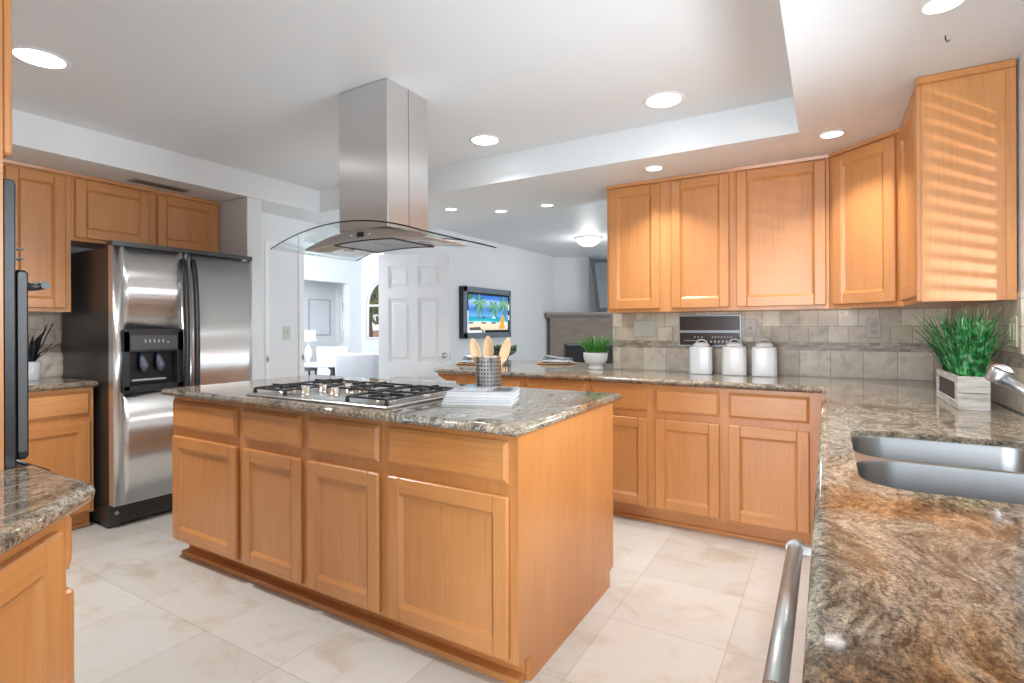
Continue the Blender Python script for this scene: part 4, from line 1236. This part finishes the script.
# ------------------------------------------------------------------ ceiling lamps
LAMP_COL = (1, .985, .97)
def downlight(label, x, y, z, r_, power, group, spread=125):
    t_ = thing('recessed_light', label, 'ceiling light', (x, y, z), 0, group)
    b = MB(); b.lathe([(r_ * 1.22, 0), (r_ * 1.20, -.004), (r_ * 1.05, -.006), (r_, -.003)], trim_mat, 32); b.build('trim_ring', t_)
    b = MB(); b.lathe([(r_ * 1.01, -.0030), (0, -.0032)], lamp_glow, 32); b.build('lens', t_)
    l = bpy.data.lights.new('downlight', 'AREA'); l.shape = 'DISK'; l.size = r_ * 1.8; l.energy = power; l.color = LAMP_COL; l.spread = R(spread)
    o = bpy.data.objects.new('downlight', l); C.objects.link(o); o.parent = t_; o.location = (0, 0, -.012)
TG, SG, PG = 'large recessed lights in the raised ceiling', 'small recessed lights over the back worktop', 'recessed lights over the peninsula'
P_T, P_S = 4, 3.4
downlight('large recessed light at the upper left over the oven side', -2.968, .954, Z_T, .088, 14, TG)
downlight('large recessed light right of the hood, nearest the sink', -.733, 2.812, Z_T, .088, P_T, TG)
downlight('large recessed light just right of the hood chimney', -1.867, 2.823, Z_T, .082, P_T, TG)
downlight('large recessed light over the near end of the island', -.733, .954, Z_T, .088, P_T, TG)
downlight('small recessed light over the leftmost back wall upper cabinets', -.937, 3.348, Z_S, .048, P_S, SG, 104)
downlight('small recessed light near the diagonal corner cabinet', .025, 3.239, Z_S, .050, P_S, SG, 104)
downlight('small recessed light over the sink at the top edge', .313, 2.103, Z_S, .050, P_S, SG, 104)
downlight('recessed light over the peninsula, nearest the hood', -2.735, 3.611, Z_S, .045, 2.5, PG, 110)
downlight('middle recessed light over the peninsula', -2.416, 3.899, Z_S, .045, 2.5, PG, 110)
downlight('rightmost recessed light over the peninsula', -1.976, 3.905, Z_S, .045, 2.5, PG, 110)
dp_ = at(1.075, 7.45)
dm_ = thing('dome_light', 'lit flush dome ceiling light in the living room', 'ceiling light', (dp_.x, dp_.y, Z_F))
b = MB(); b.lathe([(.20, 0), (.20, -.012), (.18, -.022), (.14, -.022)], trim_mat, 32); b.build('rim', dm_)
b = MB(); b.lathe([(.172, -.020), (.165, -.045), (.13, -.085), (.07, -.115), (0, -.125)], dome_glow, 32); b.build('glass_dome', dm_)
l = bpy.data.lights.new('dome_lamp', 'POINT'); l.energy = 7; l.shadow_soft_size = .12; l.color = LAMP_COL
o = bpy.data.objects.new('dome_lamp', l); C.objects.link(o); o.parent = dm_; o.location = (0, 0, -.26)

vt = thing('ceiling_vent', 'slim beige air vent in the soffit above the refrigerator cabinets', 'vent', (-4.005, 1.945, Z_S))
b = MB(); b.box(-.055, .055, -.185, .185, -.006, 0, vent_mat, .002); b.build('frame', vt)
b = MB()
for k in range(5): b.box(-.04 + k * .018, -.032 + k * .018, -.165, .165, -.0075, -.006, dark_grey)
b.build('slots', vt)
b = MB(); b.tube([(.355, 2.345, Z_S), (.355, 2.345, Z_S - .012), (.360, 2.345, Z_S - .022), (.367, 2.345, Z_S - .018)], .0025, dark_grey, 8)
tag(b.build('ceiling_hook'), 'tiny dark hook screwed in the ceiling beside the sink wall upper cabinet', 'hook')

# ------------------------------------------------------------------ living room
bezel_mat = plain('blue grey bezel', (.20, .235, .29), .35, .2, grain=.02)
tv = thing('television', 'wall television in a wide grey frame showing a palm beach', 'television', (-4.21, 6.33, 1.435), R(90))
W2, H2 = .605, .35
b = MB(); b.box(-W2, W2, -.07, -.001, -H2, H2, black_plastic, .006); b.build('casing', tv)
b = MB()
for x0, x1, z0, z1 in ((-W2, W2, H2 - .075, H2), (-W2, W2, -H2, -H2 + .075), (-W2, -W2 + .075, -H2, H2), (W2 - .045, W2, -H2, H2)):
    b.box(x0, x1, -.085, -.069, z0, z1, bezel_mat, .003)
b.build('bezel', tv)
SW0, SW1, SZ0, SZ1 = -W2 + .075, W2 - .045, -H2 + .075, H2 - .075
b = MB(); b.box(SW0, SW1, -.0745, -.0695, SZ0, SZ1, black_gloss); sp_ = b.build('screen', tv)
b = MB(); b.box(.035, SW1 - SW0 - .035, 0, .0006, .035, SZ1 - SZ0 - .03, screen_mat); im = b.build('picture', sp_); im.location = (SW0, -.0754, SZ0)
b = MB()
def pic(pts, m_, k=1): b.poly([(SW0 + u, -.0758 - .0004 * k, SZ0 + v) for u, v in pts], m_)
IW, IH = SW1 - SW0, SZ1 - SZ0
def palm(cx, cz, s, foot, m_=None):
    pic([(foot[0] - .008, foot[1]), (foot[0] + .010, foot[1]), (cx + .006, cz), (cx - .006, cz)], scr_trunk, 1)
    for k in range(9):
        a = k * 2 * PI / 9 + .2; d_ = Vector((math.cos(a), math.sin(a) * .9 - .10)); n_ = Vector((-d_.y, d_.x)); c_ = Vector((cx, cz))
        p = [c_, c_ + d_ * s * .5 + n_ * s * .14, c_ + d_ * s + Vector((0, -s * .15)), c_ + d_ * s * .5 - n_ * s * .10]
        pic([(q.x, q.y) for q in p], scr_leaf if k % 2 else scr_leaf2, 2 + k * .3)
palm(.30, IH - .13, .19, (.27, .17)); palm(.66, IH - .18, .17, (.78, .13))
palm(IW - .15, IH - .13, .17, (IW - .09, .20))
pic([(.80, IH - .06), (.82, IH - .06), (.98, .23), (.955, .23)], scr_trunk, 1)
pic([(.12, IH - .03), (.04, IH - .03), (.04, IH - .11), (.15, IH - .07)], scr_leaf, 1)
for cx, m_ in ((.40, scr_dark), (.66, scr_white)): pic([(cx - .06, .20), (cx, .235), (cx + .06, .20)], m_, 1)
for cx in (.08, .40, .66): pic([(cx - .07, .125), (cx + .07, .125), (cx + .05, .145), (cx - .05, .145)], scr_dark, 1)
pic([(.06, .035), (.36, .035), (.30, .08), (.06, .07)], scr_dark, 1)
pic([(.80, .05), (.95, .05), (.98, .15), (.93, .24), (.86, .22), (.84, .14)], scr_orange, 1)
pic([(.94, .10), (1.0, .10), (1.0, .15), (.96, .16)], scr_white, 2)
pic([(.0, .0), (.032, .0), (.032, .30), (.0, .30)], scr_white, 1); pic([(.032, .0), (.36, .0), (.36, .033), (.032, .033)], scr_white, 1); pic([(.40, .0), (.43, .0), (.43, .033), (.40, .033)], scr_white, 1)
pic([(IW - .032, .18), (IW, .18), (IW, .25), (IW - .032, .25)], scr_white, 1); pic([(IW - .032, .33), (IW, .33), (IW, .43), (IW - .032, .43)], scr_white, 1)
b.build('beach_scene', sp_, recalc=False)

fp = thing('fireplace', 'brown brick corner fireplace with a grey mantel in the living room', 'fireplace', at(0, 9.2), YAW)
b = MB(); F0, F1 = .655, 2.35; O0, O1, OZ = .90, 2.05, .945
b.box(F0, O0, 0, .34, 0, 1.42, brick_mat); b.box(O1, F1, 0, .34, 0, 1.42, brick_mat); b.box(O0, O1, 0, .34, OZ, 1.42, brick_mat); b.box(O0, O1, .30, .34, 0, OZ, black_plastic)
b.build('surround', fp)
b = MB(); b.prism([(0, 1.385), (-.05, 1.42), (-.09, 1.445), (-.09, 1.485), (.34, 1.485), (.34, 1.385)], 'x', F0 - .07, F1 + .07, mantel_mat); b.build('mantel', fp)
b = MB()
for q in ((O0, O1, OZ - .035, OZ), (O0, O0 + .03, 0, OZ), (O1 - .03, O1, 0, OZ)): b.box(q[0], q[1], -.012, .02, q[2], q[3], dark_grey, .003)
b.box(O0 + .05, O1 - .05, -.016, -.012, OZ - .028, OZ - .018, silver_plastic); b.build('firebox_frame', fp)
b = MB(); b.box(O0 + .03, O1 - .03, .04, .05, .03, OZ - .03, black_gloss); b.build('firebox_glass', fp)
mr = thing('mirror', 'silver framed rectangular mirror leaning on the mantel', 'mirror', at(1.75, 9.40, 1.50), YAW + R(28))
b = MB()
for q in ((-.30, -.24, 0, .92), (.24, .30, 0, .92), (-.24, .24, 0, .06), (-.24, .24, .86, .92)): b.box(q[0], q[1], -.02, .02, q[2], q[3], mirror_frame, .008)
for k in range(24):
    for xx in (-.27, .27): b.lathe([(0, .012), (.012, .0), (0, -.012)], mirror_frame, 6, (xx, -.022, .03 + k * .0375))
o1 = b.build('frame', mr); o1.rotation_euler = (R(-6), R(-4), 0); o1.location = (0, 0, .02)
b = MB(); b.box(-.245, .245, -.006, .006, .05, .87, mirror_mat); o2 = b.build('glass', mr); o2.rotation_euler = (R(-6), R(-4), 0); o2.location = (0, 0, .02)

# ------------------------------------------------------------------ dining room
def dining_chair(label, loc, rz):
    t_ = thing('dining_chair', label, 'chair', loc, rz, 'white slipcovered dining chairs')
    b = MB(); b.box(-.24, .24, -.24, .24, .40, .50, fabric_white, .03, 3); b.build('seat', t_)
    b = MB(); b.prism([(.18, .44), (.25, .44), (.31, .94), (.255, .96)], 'x', -.25, .25, fabric_white, .015, True); b.build('backrest', t_)
    b = MB(); b.box(-.235, .235, -.235, .235, .10, .42, fabric_white, .01); b.build('skirt', t_)
    for sx in (-.2, .2):
        for sy in (-.2, .2):
            b = MB(); b.tube([(sx, sy, 0), (sx, sy, .12)], [.014, .018], dark_wood, 8); b.build('leg', t_)
    return t_
def col_at(col, depth): return at((col - 512) / FPX * depth, depth)
dining_chair('white slipcovered dining chair nearest the doorway, back turned to the kitchen', col_at(361, 6.2), YAW + R(190))
dining_chair('white slipcovered dining chair on the far side of the round table', col_at(341, 8.2), YAW + R(172))
dining_chair('white slipcovered dining chair turned sideways below the lamp', col_at(311, 6.5), YAW + R(120))
tb = thing('dining_table', 'round dining table with a white top and dark pedestal', 'table', col_at(334, 7.35), YAW)
b = MB(); b.lathe([(0, .715), (.40, .715), (.42, .73), (.42, .745), (.40, .752), (0, .752)], fabric_white, 36); b.build('tabletop', tb)
b = MB(); b.lathe([(0, 0), (.20, 0), (.19, .02), (.06, .05), (.045, .3), (.06, .5), (.05, .65), (.12, .715), (0, .715)], dark_wood, 24); b.build('pedestal', tb)
ar = thing('picture_frame', 'pale print in a thin grey frame on the far dining room wall', 'picture', (-7.75, 6.37, 1.42), R(90))
b = MB()
for q in ((-.235, -.215, -.32, .32), (.215, .235, -.32, .32), (-.215, .215, -.32, -.30), (-.215, .215, .30, .32)): b.box(q[0], q[1], -.022, -.001, q[2], q[3], art_frame, .002)
b.build('frame', ar)
b = MB(); b.box(-.216, .216, -.010, -.002, -.301, .301, art_mat); b.build('print', ar)
la = thing('table_lamp', 'white drum shade lamp on a side table in the dining room', 'lamp', col_at(308.5, 8.3) + Vector((0, 0, .62)))
b = MB(); b.lathe([(0, 0), (.07, 0), (.07, .015), (.02, .03), (.055, .12), (.075, .20), (.05, .30), (.012, .34), (.012, .42), (0, .42)], ceramic, 24); b.build('base', la)
b = MB(); b.lathe([(.115, .41), (.115, .41), (.10, .58), (.097, .58), (.112, .41)], shade_mat, 28); b.build('shade', la)
sd = thing('side_table', 'small side table under the drum shade lamp', 'table', col_at(308.5, 8.3))
b = MB(); b.lathe([(0, .58), (.20, .58), (.20, .618), (0, .618)], dark_wood, 28); b.build('tabletop', sd)
for a in (.3, 2.4, 4.5):
    b = MB(); b.tube([(.15 * math.cos(a), .15 * math.sin(a), 0), (.12 * math.cos(a), .12 * math.sin(a), .58)], .014, dark_wood, 8); b.build('leg', sd)

# garden seen through the arched windows
gw = MB(); gw.box(-15, -5.0, 11.2, 11.4, -.25, 1.15, garden_wall); struct('wall_garden', gw)
for k, (gx, gy, s, lab) in enumerate(((-9.55, 9.35, .80, 'leafy garden tree outside the large arched dining window'), (-11.6, 9.6, .85, 'leafy garden tree outside the narrow arched window'))):
    tr = thing('garden_tree', lab, 'tree', (gx, gy, -.25), 0, 'garden trees outside the dining room')
    b = MB(); b.tube([(0, 0, 0), (.03, .02, .8), (-.04, .03, 1.6), (.05, 0, 2.4)], [.09, .075, .06, .03], bark, 10); b.build('trunk', tr)
    b = MB(); i = b.mi(garden_leaf)
    for _ in range(700):
        d_ = Vector((rng.gauss(0, 1), rng.gauss(0, 1), rng.gauss(0, 1))).normalized() * rng.random() ** .4 * .95 * s
        p = d_ + Vector((0, 0, 2.3)); a = Vector((rng.gauss(0, 1), rng.gauss(0, 1), rng.gauss(0, 1))).normalized(); c_ = a.orthogonal().normalized()
        f = b.bm.faces.new([b.bm.verts.new(p + x) for x in (a * .09, c_ * .04, -a * .09, -c_ * .04)]); f.material_index = i
    b.build('foliage', tr, recalc=False)
